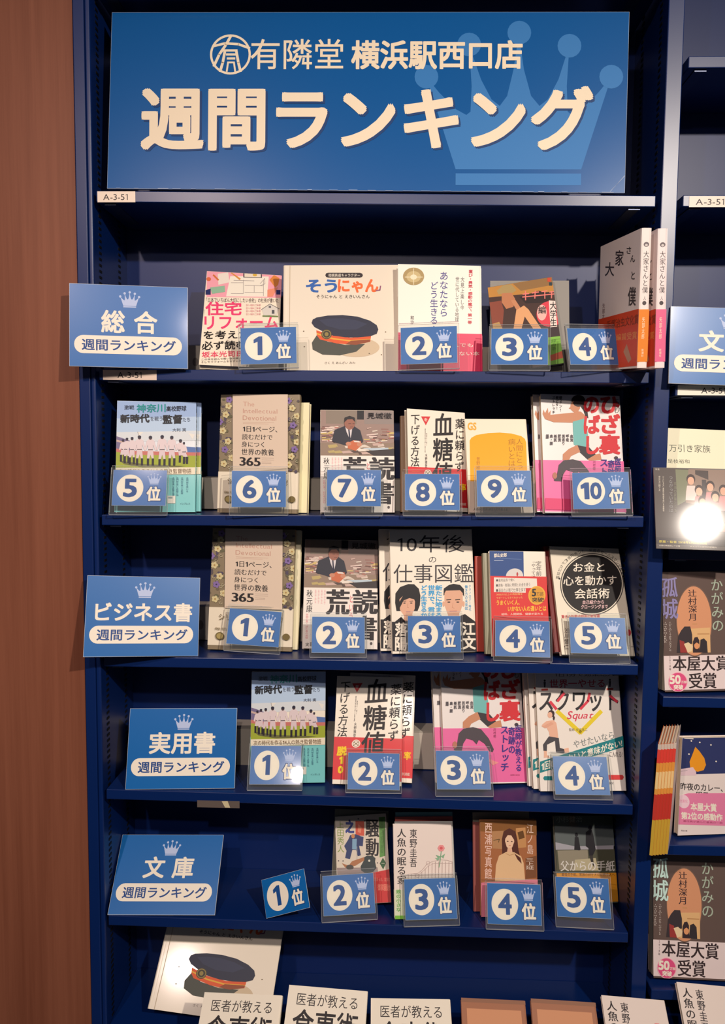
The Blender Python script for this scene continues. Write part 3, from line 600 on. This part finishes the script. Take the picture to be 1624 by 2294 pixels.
def f_retire(p):
    p.ref([(1097,1231.7),(1226,1240),(1235.6,1474.6),(1106.6,1476)], *J_)
    p.poly([(133,115),(357,122),(360,300),(133,300)],(28,72,140)); p.text('郡山史郎',164,138,248,164,WH,.02); p.line([(166,184),(226,186)],3,(200,210,230)); p.line([(166,168),(345,184)],2,(110,140,190))
    p.ell(300,292,56,50,(226,220,214)); p.ell(318,280,6,14,(190,60,60),n=10); p.vt('定年前後の',438,200,472,360,(80,74,76)); p.vt('「やってはいけない」',408,205,434,420,(80,74,76))
    p.poly([(138,285),(505,302),(560,820),(140,820)],(224,46,44)); p.poly([(165,296),(442,312),(445,372),(372,372),(372,402),(165,392)],(240,230,216))
    for k, t in enumerate(('●雇用延長で働く','●資格・勉強に時間とお金を使う','●過去の人脈で仕事を探す')): p.text(t,180,306+k*32,(300,400,372)[k],326+k*34,(70,60,64))
    p.text('3000人以上の再就職を',182,402,352,416,(240,200,120)); p.text('サポートしてきてわかった',182,424,352,438,(240,200,120))
    p.text('うまくいく人、',184,446,332,478,(252,206,60),.02); p.text('いかない人の違いとは',258,486,500,520,(252,206,60),.02); p.text('給料、人間関係、健康が変わる',216,530,480,545,WH)
    p.ell(442,420,54,60,(240,180,60)); p.ell(442,420,46,52,(226,160,40)); p.text('5',412,380,436,425,DK,.03); p.text('万部',440,400,482,424,DK); p.text('突破!',414,434,486,462,DK,.02)
def f_money(p):
    p.ref([(1227.5,1219.3),(1389.3,1226.4),(1421.9,1469),(1261.4,1462)], *J_)
    p.ell(782,334,192,190,(38,34,34),n=64); p.ring(782,334,204,202,6,(70,64,60),n=64); p.ell(572,298,6,7,(60,54,54),n=10); p.ell(968,318,6,7,(60,54,54),n=10)
    s = '電話だけで3億円売った 伝説のセールスマンが教える'; n = len(s)
    for k, ch in enumerate(s):
        if ch == ' ': continue
        a = R(-172 + 164*k/(n-1)); cx, cy = 772 + 214*math.cos(a), 318 + 206*math.sin(a); ca, sa = math.cos(a+math.pi/2), math.sin(a+math.pi/2); q = 10
        p.text(ch,0,0,0,0,(60,54,54),quad=[(cx+x*ca-y*sa, cy+x*sa+y*ca) for x, y in ((-q,-q),(q,-q),(q,q),(-q,q))])
    p.text('お金と',660,195,860,255,WH,.01); p.text('心を動かす',598,283,938,345,WH,.01); p.text('会話術',670,366,892,430,WH,.01); p.text('自己紹介から',722,441,856,465,(240,200,200),.02); p.text('クロージングまで',712,469,880,494,(240,200,200),.02)
    p.text('驚きの効果!会話術の新常識',590,530,830,550,(226,110,110),.01); p.vt('浅川智仁',610,610,640,740,(80,70,70)); p.ell(1012,648,14,20,(210,60,70),n=14); p.text('ニー',1000,720,1040,750,(90,80,80))
def f_squat(p):
    p.ref([(1200,1505),(1391,1508),(1408.3,1779),(1213.6,1782.5)], (1150,1490), 3.426)
    TL = (22,132,138)
    p.text('1日1分で効果絶大',330,78,792,108,(70,64,70)); p.text('世界一やせる',288,130,716,196,(214,70,84),.012)
    for x in (248,757): p.ell(x,138,8,9,DK,n=10); p.poly([(x-9,148),(x+9,148),(x+5,192),(x-5,192)],(60,56,64)); p.poly([(x-26,203),(x+26,201),(x+26,216),(x-26,218)],(206,70,60))
    p.text('スクワット',208,218,820,378,(46,44,48),.018)
    RD = (226,60,80); p.line([(292,305),(340,362)],22,RD); p.line([(402,238),(350,300)],20,RD); p.line([(600,240),(588,300),(530,362)],20,RD); p.line([(760,262),(812,308)],20,RD)
    p.line([(348,380),(528,546),(688,382)],32,(240,214,40)); p.text('Squat',0,0,0,0,(222,56,84),.006,quad=[(436,378),(640,386),(610,450),(418,462)]); p.text('監修 坂詰真二',440,512,582,534,(110,96,60))
    SK = (240,186,158); LG = (74,70,76)
    p.ell(300,398,26,28,(56,34,34)); p.poly([(316,398),(330,430),(322,456),(312,440)],(56,34,34)); p.ell(290,408,19,24,SK)
    p.poly([(224,496),(232,480),(262,456),(318,448),(340,470),(348,515),(356,588),(292,592),(282,540),(262,505),(250,512)],SK); p.poly([(228,500),(300,462),(322,478),(256,512)],(232,172,144))
    p.poly([(282,575),(360,588),(366,640),(368,664),(410,676),(432,690),(396,706),(338,700),(330,610),(268,640),(266,690),(240,688),(236,640)],LG); p.poly([(244,688),(266,690),(268,720),(290,738),(244,742)],SK); p.poly([(400,672),(436,662),(440,700),(408,704)],SK)
    p.text('やせたいなら',0,0,0,0,(120,130,130),quad=[(470,612),(780,535),(792,590),(480,668)]); p.poly([(213,772),(862,570),(864,655),(213,860)],TL); p.text('1回1分しないと意味がない!',0,0,0,0,WH,.02,quad=[(226,778),(846,596),(850,652),(226,845)])
    p.text('に入れる!',750,690,850,735,(90,86,90)); p.poly([(248,884),(310,884),(310,916),(248,916),(238,900)],TL); p.poly([(640,872),(852,870),(862,886),(852,906),(640,908)],(226,70,70)); p.text('おすすめ!',660,922,782,945,(90,86,90))
def f_riot(p):
    p.ref([(753,1833),(865,1820.6),(876,2017.7),(755.4,2026)], (700,1780), 4.06)
    p.poly([(215,215),(700,165),(715,700),(220,750)],(226,214,196)); p.poly([(605,202),(662,196),(662,545),(610,560)],(96,150,72)); p.poly([(640,560),(668,610),(642,668),(610,615)],(52,96,60)); p.text('一',625,600,655,625,WH); p.vt('百万石の留守居役',618,215,645,520,(70,110,50))
    p.vt('上田秀人',230,252,292,526,(120,150,50)); p.rect(395,243,472,372,(214,90,66)); p.poly([(420,270),(450,300),(440,350),(415,340)],(232,140,110)); p.text('之',308,240,380,348,(40,60,140),.05)
    p.poly([(225,662),(590,650),(600,745),(228,756)],(160,140,136))
    NV = (44,60,110); p.poly([(292,468),(330,408),(345,372),(395,360),(440,376),(466,382),(458,465),(425,462),(440,545),(412,556),(398,500),(365,498),(342,582),(298,574),(312,510)],NV); p.poly([(365,405),(405,400),(400,495),(362,492)],(130,170,200)); p.ell(372,378,16,20,(206,140,90),n=12); p.line([(405,470),(405,620)],5,(170,170,170))
    p.poly([(436,645),(462,600),(470,562),(500,545),(548,548),(572,568),(568,600),(580,655),(548,692),(510,706),(470,700),(440,680)],(52,64,66)); p.ell(515,592,10,10,(226,226,210),n=10); p.poly([(268,620),(330,640),(360,600),(470,560),(470,590),(390,640),(300,660)],(180,120,80)); p.ell(340,655,34,24,(80,76,72),n=14)
    for x,y in ((240,600),(590,610),(420,225),(340,330),(480,240),(280,600)): p.ell(x,y,6,6,(70,60,66),n=8)
    p.vt('騒動',486,228,604,548,(30,26,30),bx=.03,by=.008)
    p.poly([(340,748),(520,705),(725,662),(730,990),(215,1010),(220,760)],(206,48,48)); p.text('始まった、加賀の',560,740,705,775,(240,150,130)); p.text('御家騒動!!',590,800,705,860,(236,130,110),.02)
def f_merm(p):
    p.ref([(880.5,1845.3),(1011.6,1844.5),(1021.4,2058),(884,2059)], (700,1780), 4.06)
    p.vt('人魚の眠る家',768,308,850,812,(46,40,44),bx=.012,by=0); p.vt('東野圭吾',884,312,948,655,(60,54,58),bx=.012,by=0)
    G = (186,164,158); p.line([(860,722),(960,712),(1000,680),(1040,630),(1090,606),(1160,592),(1230,596),(1270,612)],4,G); p.line([(880,735),(960,728),(1010,690),(1050,650),(1100,625),(1270,625)],3,G); p.ring(1050,620,18,18,3,G,n=16); p.ring(955,735,22,16,3,G,n=16)
    for k in range(14): x = 870+k*31; y = 720 if x < 970 else 720-(x-970)*.9 if x < 1090 else 608; p.line([(x,y),(x-4,1000)],4,G)
    p.line([(1172,505),(1158,620),(1150,660)],7,(120,170,130)); p.poly([(1120,545),(1160,560),(1150,590)],(130,180,140)); p.poly([(1205,535),(1170,560),(1190,580)],(130,180,140)); p.poly([(1115,575),(1158,575),(1140,600)],(140,186,150))
    for a in range(6): p.ell(1170+14*math.cos(a*1.05),485+14*math.sin(a*1.05),18,17,(238,150,150),n=12)
    p.ell(1170,485,14,13,(222,90,96),n=12)
    p.wrap(.70, .985, (222,228,196)); p.vt('娘の小さな',760,860,800,1060,(110,180,90),.02); p.rect(742,1098,1310,1140,(120,190,60))
def f_photo(p):
    p.ref([(1076.5,1847.7),(1202,1835),(1206,2058),(1079.4,2060)], (1030,1780), 2.734)
    p.poly([(127,160),(475,140),(475,250),(127,250)],(140,92,48)); p.poly([(195,245),(270,235),(270,350),(200,350)],(190,140,96)); p.poly([(340,215),(400,205),(405,330),(340,340)],(206,150,96)); p.poly([(350,240),(385,225),(395,270),(360,285)],(110,74,40)); p.poly([(400,400),(470,380),(470,520),(400,530)],(130,84,56)); p.line([(205,300),(240,290),(235,310)],4,(100,80,50))
    p.poly([(258,410),(255,290),(265,240),(300,218),(338,235),(350,290),(356,350),(368,398),(330,380),(285,380),(265,415)],(92,52,44)); p.poly([(278,260),(325,260),(330,300),(318,335),(302,348),(284,335),(274,300)],(248,206,172)); p.poly([(272,290),(278,240),(325,240),(330,290),(312,262),(290,262)],(92,52,44))
    for x in (290,315): p.ell(x,300,6,3,(80,50,44),n=8)
    p.line([(297,325),(308,325)],3,(206,110,100)); p.poly([(290,340),(315,340),(320,375),(285,375)],(240,190,156)); p.poly([(214,550),(220,450),(238,392),(282,366),(330,366),(372,388),(388,430),(398,550)],(236,196,150)); p.line([(278,376),(302,386),(330,376)],4,(206,160,116)); p.poly([(330,372),(368,398),(376,436),(350,410)],(92,52,44))
    p.vt('西浦写真館',154,198,196,535,(246,206,190),.008); p.vt('江ノ島',408,180,450,372,(246,216,200)); p.vt('三上延',402,400,452,470,(246,226,210))
    p.poly([(125,560),(210,552),(480,530),(480,790),(125,790)],(240,138,160))
def f_letter(p):
    p.ref([(1239,1824),(1370,1825.7),(1387.7,2016),(1246,2020)], (1030,1780), 2.734)
    p.rect(560,100,960,300,(96,104,104)); p.rect(560,100,960,180,(76,88,72)); p.poly([(572,275),(700,300),(940,295),(940,320),(572,322)],(170,168,176)); p.poly([(572,320),(945,318),(960,450),(580,450)],(84,84,66)); p.poly([(590,325),(780,322),(790,440),(700,446),(600,440)],(150,142,122)); p.poly([(700,380),(830,370),(850,446),(690,446)],(190,180,146))
    BK = (34,32,38); p.ell(710,232,10,13,BK,n=12); p.poly([(700,245),(722,245),(736,320),(728,325),(696,320)],BK); p.ell(794,192,12,14,BK,n=12); p.poly([(768,218),(785,205),(806,206),(816,240),(830,318),(810,360),(790,360),(784,310),(768,300)],BK); p.poly([(790,355),(812,355),(822,430),(800,390)],(60,56,52))
    p.text('小杉健治',585,125,745,160,(150,160,140)); p.text('父からの手紙',608,386,948,450,(226,222,214),bx=.02,by=.004)
    p.wrap(.66, .985, (236,158,36)); p.text('最後の手紙、家族の絆を大切に思う人へ',615,460,950,480,(110,60,20)); p.text('号泣の山崎さん大人',620,490,880,515,(214,50,30),.03)
def f_castle(lit):
    LC = (206,238,228) if lit else (150,142,190)
    def f(p):
        p.ref([(1461,1905),(1656,1903),(1656,2190),(1465,2193)], (1380,1940), 7.168)
        p.ell(1130,600,318,620,(120,96,84),n=48); p.ell(1130,600,300,600,(222,156,116),n=48); p.poly([(1050,740),(1400,720),(1400,1150),(1050,1150)],(232,186,130)); p.rect(1180,820,1390,840,(200,150,100)); p.rect(1100,650,1180,665,(200,150,100))
        p.poly([(820,1150),(850,860),(900,770),(960,700),(1060,700),(1090,840),(1090,1000),(1000,1000),(960,1150)],(62,54,58)); p.poly([(870,930),(950,960),(1000,1150),(880,1150)],(160,60,58)); p.poly([(945,1000),(1020,970),(1100,1040),(1080,1120),(1010,1150)],(238,212,170))
        p.poly([(1095,1150),(1100,960),(1130,890),(1180,880),(1210,940),(1215,1150)],(60,46,50)); p.ell(1165,1030,45,60,(232,160,110),n=20); p.poly([(1120,1010),(1140,960),(1200,960),(1212,1010),(1165,975)],(60,46,50)); p.poly([(1210,1150),(1230,930),(1290,905),(1340,960),(1350,1150)],(56,50,54))
        p.vt('辻村深月',1035,55,1180,600,(60,44,50),bx=.012,by=0)
        p.vt('孤城',568,-160,850,565,LC,bx=.02,by=.006); p.vt('かがみの',1440,-120,1640,780,(176,190,170),bx=.012,by=0)
        p.vt('THE SOLITARY CASTLE',685,620,735,1120,(220,206,196)); p.vt('IN THE MIRROR',600,620,655,975,(220,206,196))
        p.wrap(.70, .985, (240,222,220))
        p.text('本屋大賞',750,1205,1710,1458,(58,46,48),bx=.02,by=.006); p.text('受賞',1020,1495,1482,1755,(58,46,48),bx=.02,by=.006); p.vt('2018年',684,1210,716,1450,(110,96,96))
        p.ell(828,1645,164,168,(250,186,200),n=40); p.ell(828,1645,150,155,(230,86,136),n=40); p.text('50',695,1535,868,1672,WH,.04); p.text('万部',882,1625,975,1668,WH,.02); p.text('突破',755,1692,912,1770,WH,.04)
    return f
def f_food(p):
    p.text('医者が教える',.12,.055,.88,.155,(58,54,56)); p.text('食事術',.10,.185,.90,.42,(48,44,46),.012); p.text('最強の教科書',.16,.47,.84,.54,(90,84,86))
def f_brown(p): p.rect(0,0,1,.04,(150,104,80)); p.rect(.08,.1,.92,.5,(214,150,110)); p.rect(0,.62,1,1,(236,222,206))
def f_curry(p):
    p.ref([(1535,1665),(1715,1655),(1700,1868),(1512,1883)], (1150,1490), 3.426)
    p.poly([(1318,600),(1950,560),(1940,830),(1282,872)],(52,60,108)); p.line([(1338,600),(1412,602)],8,WH)
    for x,y in ((1395,618),(1466,626),(1370,716),(1298,686),(1560,640),(1600,760)): p.ell(x,y,7,6,WH,n=8)
    p.poly([(1426,660),(1398,720),(1372,772),(1376,815),(1405,838),(1440,844),(1490,830),(1512,790),(1500,740),(1460,690)],(244,160,40)); p.poly([(1282,830),(1400,812),(1425,845),(1425,872),(1282,880)],(236,206,214)); p.line([(1284,848),(1350,838)],3,(150,140,150))
    p.text('昨夜のカレー、',1286,932,1650,988,(50,46,50),.01); p.text('明日のパン',1420,996,1700,1040,(50,46,50),.01)
    p.poly([(1250,1036),(1350,1010),(1950,980),(1950,1240),(1238,1258)],(238,136,176)); p.ell(1305,1076,52,52,(250,214,226),n=28); p.text('文庫化',1272,1060,1340,1085,(238,136,176)); p.text('本屋大賞',1366,1082,1590,1142,WH,.03); p.text('第2位の感動作',1280,1158,1640,1212,WH,.03); p.text('書店員が選んだ最高の一冊',1294,1220,1640,1236,(170,70,110)); p.text('河出文庫',1270,1298,1326,1310,(110,100,104))
def f_mag(p):
    p.ref([(1460.7,1040.8),(1690,1035),(1696,1215),(1466,1217)], *G_)
    p.rect(1180,530,2000,1020,(84,74,70)); p.poly([(1320,545),(1420,545),(1400,720),(1330,760)],(128,132,104)); p.poly([(1400,540),(1900,530),(1900,700),(1500,760),(1380,740)],(150,126,112)); p.poly([(1440,545),(1520,545),(1520,600),(1440,570)],(70,56,54)); p.rect(1480,600,1506,740,(70,60,62))
    for x, y, c in ((1413,606,(236,180,150)),(1462,668,(240,190,160)),(1482,732,(232,170,140)),(1530,640,(236,180,150)),(1560,700,(240,190,160)),(1610,660,(226,170,140))):
        p.ell(x,y-6,27,30,(60,40,40),n=18); p.ell(x,y+4,20,24,c,n=18); p.poly([(x-30,y+70),(x-24,y+34),(x+24,y+32),(x+34,y+70),(x+30,y+120),(x-34,y+120)], (240,214,206) if x % 2 else (226,150,150))
    p.poly([(1400,790),(1560,770),(1640,900),(1420,920)],(206,120,110)); p.poly([(1440,850),(1520,840),(1530,910),(1450,920)],(90,110,150))
    p.vt('盗んだものは絆でした',1216,590,1228,680,WH); p.vt('どこにもない家族の物語を描いた感動作',1240,590,1250,800,WH); p.vt('つながっていたのは',1280,590,1302,800,(170,170,170)); p.vt('本当の家族だった',1308,620,1324,800,(150,150,130)); p.text('文芸',1196,546,1222,556,WH)
    p.rect(1180,950,2000,985,(60,50,50)); p.text('原案・監督 2018年6月8日公開',1216,966,1500,980,(240,220,60)); p.text('全国の映画館にて公開',1216,992,1340,1000,WH); p.text('大ヒット上映中の話題作',1400,992,1560,1000,WH)

T = book
bk_house = T('book', 'cream renovation book with pink top and pink lettering', (1,-218.2,17.5,8,27.6,1.8,129.1,191.4,12), 0, col=(248,236,214), fn=f_house)
bk_pic = T('picture_book', 'large cream picture book showing a station cap, on the upper book shelf', (1,-52.6,38.7,1.4,10.2,-.7,192.9,182.7,9), 0, spine='L', col=(238,226,206), fn=f_picture, coat=.3)
bk_life = T('book', 'white book with gold disc and crimson band', (1,112.6,36.5,5.1,8.2,0,139.8,180.5,16), 0, col=(252,246,232), fn=f_life)
T('book', 'second copy of the white gold-disc book, directly behind the first', (1,116.6,36.5,5.1,8.2,0,139.8,180.5,16,0,17), 0, src=bk_life)
bk_uni = T('paperback', 'dark illustrated paperback with red round sticker and green band', (1,260.8,38.5,-9.6,13,-8.2,106.9,152,10), 0, col=(74,50,42), fn=f_uni)
bk_land = T('book', 'white book with orange band standing edge-on, left of two upright spines', (1,392.4,12,-82.3,-2,4.1,150.3,203,16), 0, col=(246,232,226), fn=f_land, sfn=s_land((236,136,44)))
T('book', 'white book with pink band, right of two upright spines', (1,421,10,-84.5,-2,2.4,150.3,203,16), 0, col=(246,228,226), fn=f_land, sfn=s_land((232,104,146)))
bk_base = T('book', 'baseball team book with turquoise band, front copy at the left shelf end', (2,-360.2,21,9.9,12,.1,131.4,190.2,13), 0, col=(226,232,238), fn=f_base, sfn=s_base)
T('book', 'second copy behind the baseball team book at the left shelf end', (2,-352.2,21,9.9,12,.1,131.4,184,13,0,14), 0, src=bk_base)
bk_365 = T('book', 'beige book with floral side strips, on the shelf with rank cards 5 to 10', (2,-189.2,22,-5.2,7,-.1,136.6,199,14), 0, col=(140,124,98), fn=f_365)
T('book', 'cream-edged second copy behind the upper floral beige book', (2,-175.2,22,-5.2,7,-.1,134,186,16,0,15), 0, spine='L', col=(244,236,190))
bk_desk = T('book', 'desk-photo book on the cards 5 to 10 shelf, behind rank card 7', (2,-21.3,22.9,5.4,10.5,-.2,123.8,173.5,14), 0, fn=f_desk)
bk_sug = T('book', 'tilted white health book with red band, on the cards 5 to 10 shelf', (2,114.4,35.5,20,12,2.6,107.5,172.5,12), 0, fn=f_sugar, sfn=lambda p: p.vt('血糖値を下げる方法',.25,.08,.75,.52,DK))
T('book', 'copy tinted shade-brown behind the tilted white health book', (2,104,47,4,12,0,108,166,12,0,2), 0, spine='L', col=(150,118,86))  # brown jacket colour stands in for page edges lying in shade
bk_org = T('book', 'cream book with a big orange arch', (2,216.2,23.5,4.3,20.7,-.2,106.5,166.7,10), 0, col=(250,238,214), fn=f_orange)
bk_knee = T('book', 'white and pink stretching book, on the cards 5 to 10 shelf', (2,355.1,25.5,7.1,13.1,.5,138.4,201.5,12), 0, col=(240,232,228), fn=f_knee)
T('book', 'second copy just left behind the stretching book, cards 5 to 10 shelf', (2,346.1,25.5,7.1,13.1,.5,138.4,196,12,0,13), 0, src=bk_knee)
def cp(lab, ps, fn, src_fn=None, **k): return T('book', lab, ps, 0, fn=fn, **k)
b365b = cp('beige book with floral side strips, on the business shelf', (3,-206,42,-1.5,10.5,.2,146,209.5,14), f_365, col=(140,124,98))
T('book', 'cream-edged second copy behind the floral beige book, business shelf', (3,-198,42,-1.5,10.5,.2,146,207,12,0,15), 0, spine='L', col=(240,232,196))
deskb = cp('white book with photo of a man at a desk, on the business shelf', (3,-51.2,51.9,3.7,17.7,.6,129.7,191.5,14), f_desk)
ten = cp('white book with portraits of two men, front copy on the business shelf', (3,111.7,41.9,7.6,12.6,-.4,145.9,211.4,14), f_ten)
T('book', 'second copy of the two-portrait book, showing left of the first', (3,94,41.9,6,12.6,-.4,145.9,209,12,0,18), 0, src=ten)
cp('small blue and cream book with red band and gold seal', (3,255.9,27,6.5,16.1,.9,98.9,178.8,9), f_retire, col=(240,230,212))
T('book', 'greenish copy directly behind the blue and red pocket book', (3,249,27,6.5,16.1,.9,104,172,14,0,10.5), 0, spine='L', col=(150,146,120))
T('book', 'thin red-spined book left of the blue and red pocket book', (3,212,60,4,14,.9,60,165,8,0,0), 0, spine='L', col=(176,60,44))
cp('white book with a large black disc, leaning right', (3,385,27.2,9.7,27.8,2.5,129.1,193.1,10), f_money, col=(244,234,212))
T('book', 'dark red hardback directly behind the black-disc book', (3,377,27.2,9.7,27.8,2.5,129.1,190,14,0,11), 0, spine='L', col=(120,34,34))
baseb = cp('glossy baseball team book on the practical shelf', (4,-139.8,38.3,5.9,11.7,.4,129.9,189.5,14), f_base, sfn=s_base, coat=.8)
sugb = cp('white and red health book on the practical shelf, front copy', (4,-2.2,34.5,-2.3,25.1,-.3,119.3,184.9,12), f_sugar)
T('book', 'second copy of the health book, shifted right on the practical shelf', (4,16,36,-2.3,25.1,1,119.3,182,12,0,16), 0, src=sugb)
kneeb = cp('white and pink stretching book on the practical shelf, front copy', (4,205.8,49.8,12.4,20.7,2.7,150.1,211.9,10), f_knee, col=(240,232,228))
T('book', 'second copy left behind the stretching book, practical shelf', (4,195,49.8,12.4,20.7,2,150.1,209,10,0,11), 0, src=kneeb)
squat = cp('white squat exercise book with yellow V and teal band', (4,370,39.4,5.6,17,.7,151,203.5,10), f_squat, col=(246,238,228))
T('book', 'second copy showing left of the squat exercise book', (4,361,39.4,7,17,.7,151,202,10,0,11), 0, src=squat)
T('book', 'third copy at the back of the squat exercise books', (4,356,39.4,7,17,.7,151,201,10,0,22), 0, src=squat)
def st(w=1): pass
cp('samurai paperback novel with red band on the lowest ranked shelf', (5,-4.8,40.2,-5.5,34,-7.4,94.8,147.5,8), f_riot, col=(226,214,196))
merm = cp('white paperback with a red rose over a fence, front of its stack', (5,101,14.6,5.6,24,.7,104.7,151.7,8), f_merm, col=(240,224,214))
for k, (dx, dn, c, w_) in enumerate(((4,12,(226,226,220),('teal-edged','second')),(6,24,(206,90,80),('red-edged','third')),(8,36,(120,180,184),('blue-edged','rearmost')))):
    T('paperback', '%s paperback, %s in the stack behind the rose cover' % w_, (5,101+dx,14.6,5.6,24,.7,104.7,151+3*k,8,0,dn), 0, spine='R', col=c)
cp('orange-brown paperback with a portrait of a long-haired girl', (5,248.1,32,7,12.2,1.1,101.2,159.4,8), f_photo, col=(176,112,72))
T('paperback', 'pink-banded copy at the far left behind the girl portrait novel', (5,238,34,4,12,.5,101,150,6,0,14), 0, spine='L', col=(160,90,84))
cp('dark paperback with two walking silhouettes and an orange band', (5,393.6,72.7,10,20,3,112,146,9), f_letter, col=(78,86,72), coat=.6)
pic2 = T('picture_book', 'cream picture book with a station cap, on the counter at lower left', (6,-277,10,3,40,7,216,184,9), 0, spine='L', col=(238,226,206), fn=f_picture, coat=.3)
food = T('book', 'white book top at the bottom edge, left of the three diet books', (6,-203.2,-201.4,0,58,.6,130.8,182.2,14), 0, fn=lambda p: f_food(p))
T('book', 'white diet book with its title showing, middle of the three diet books', (6,-68.4,-193.6,0,52.3,2.6,130.3,184.9,14), 0, src=food)
T('book', 'white book top at the bottom edge, right of the three diet books', (6,78.8,-201.7,1,56.8,-.2,133,181.8,14), 0, src=food)
br = T('paperback', 'brown paperback top at the bottom edge, left of two', (6,211,-149.6,0,51.8,.8,106,149.5,12), 0, fn=f_brown, col=(170,112,82))
T('paperback', 'brown paperback top at the bottom edge, right of two', (6,323.5,-147.9,-1.6,51.1,.7,106,149.5,12), 0, src=br)
T('paperback', 'white rose paperback at the bottom edge, below the right upright', (6,442,-140.7,2,54,4,103,149.5,12), 0, src=merm)
T('paperback', 'white rose paperback in the lower right corner, right bay', (12,572,-118,8,48,8,112,156,14), 0, src=merm)
# right bay
cast = T('book', 'dusky novel with orange oval and white band, upper of two in the right bay', (8,559.2,18.9,5.8,7.2,-.7,137.9,197.8,24), 0, col=(104,86,80), fn=f_castle(False))
T('book', 'dusky novel with orange oval and white band, lower of two in the right bay', (9,562,18.7,1.5,12,1.8,138,206,24), 0, col=(104,86,80), fn=f_castle(True))
T('paperback', 'white and navy paperback with an orange flame and pink band, right bay', (10,591.4,34.3,11.4,3,2.2,136,166.3,12), 0, col=(244,230,224), fn=f_curry)
T('magazine', 'glossy dark family-photo magazine hanging over the right upright', (11,525,-49,-4,18,.6,154,132,4,3), 0, spine='L', col=(84,74,70), fn=f_mag, coat=1.0)
for k in range(6):
    T('booklet', ('frontmost','second','third','fourth','fifth','rearmost')[k] + ' thin red and yellow spined booklet in the right bay row', (10,509 - k*5.2,12 - k*1.2,66,-2,0,96,187,5.0,0,0), 0, spine='L', col=(226,206,204) if k == 0 else (214,110,60),
      sfn=None, fn=None)
for o in list(C.objects):
    if o.name.startswith('booklet') and o.parent is None:
        p = Print().uv(); p.rect(0,0,1,.05,(214,200,186)); p.rect(0,.05,1,.17,(226,70,60)); p.rect(0,.17,1,.45,(232,160,70)); p.rect(0,.45,1,.68,(200,60,50)); p.rect(0,.68,1,1,(206,170,60)); p.rect(.1,.25,.9,.4,(244,214,150))
        V = [(-.048-.00012-l*1.5e-5, u*.005, (1-v)*.187) for u, v, l in p.v]
        link('spine_print', V, p.f, p.m, o, p.mi)
r, w, h = board('notice', 'cream handwritten notice card behind the glossy magazine, right bay', 'notice', (13, 561, 36, 1, 11, 2, 152, 192, 3), (252, 246, 214), 3, .5, 0, (240, 236, 220))
p = Print(); p.ref([(1494,953),(1700,956),(1697,1205),(1484,1200)], *G_)
p.text('万引き家族',1308,398,1560,442,(90,96,84)); p.text('是枝裕和',1296,484,1430,508,(90,96,84)); p.build('handwriting', w, h, r)

# ------------------------------------------------------------------ display aids behind the books
def stand(lab, ps, col=GREY):
    i, X, Y, yw, ln, rl, w, h = ps
    r = root('book_stand', lab, 'stand', pose(i, X, Y, yw, ln, rl, w, h, 1.6))
    w /= 1000; h /= 1000
    MB().box(-w/2, w/2, 0, .0016, 0, h).obj('back_plate', col, r)
    MB().box(-w/2, w/2, .0016, .045, 0, .0016).obj('foot', col, r)
stand('grey book stand behind the dark illustrated paperback', (1,263,58,-1,10,0,132,163))
stand('grey book stand behind the samurai novel', (5,-16,72,-2,26,0,100,150), paint((130,126,112), .6))
stand('grey book stand behind the girl portrait novel', (5,240,56,6,11,0,102,166), paint((140,130,116), .6))
def riser(lab, i, x0, x1, y0, hh, col=(206,198,184)):
    w = (x1-x0)/1000; X = (x0+x1)/2
    r = root('riser_box', lab, 'box', pose(i, X, y0, 0, 0, 0, w*1000, hh, 0))
    o = MB().box(-w/2, w/2, 0, .05, 0, hh/1000).obj('box_body', paint(col, .7), r); bevel(o, .001)
    Print().rect(0, 0, 1, .012, (150,142,132)).ell(.03, .55, .008, .14, (150,140,130)).build('box_front', w, hh/1000, r)
riser('long cream box behind the books on the upper book shelf', 1, -330, 330, 100, 52)
riser('long cream box behind the books on the cards 5 to 10 shelf', 2, -345, 352, 100, 56)
riser('long cream box behind the books on the business shelf', 3, -330, 360, 118, 62)
riser('long cream box behind the books on the practical shelf', 4, -438, 300, 118, 70)

bpy.data.objects.remove(_to)
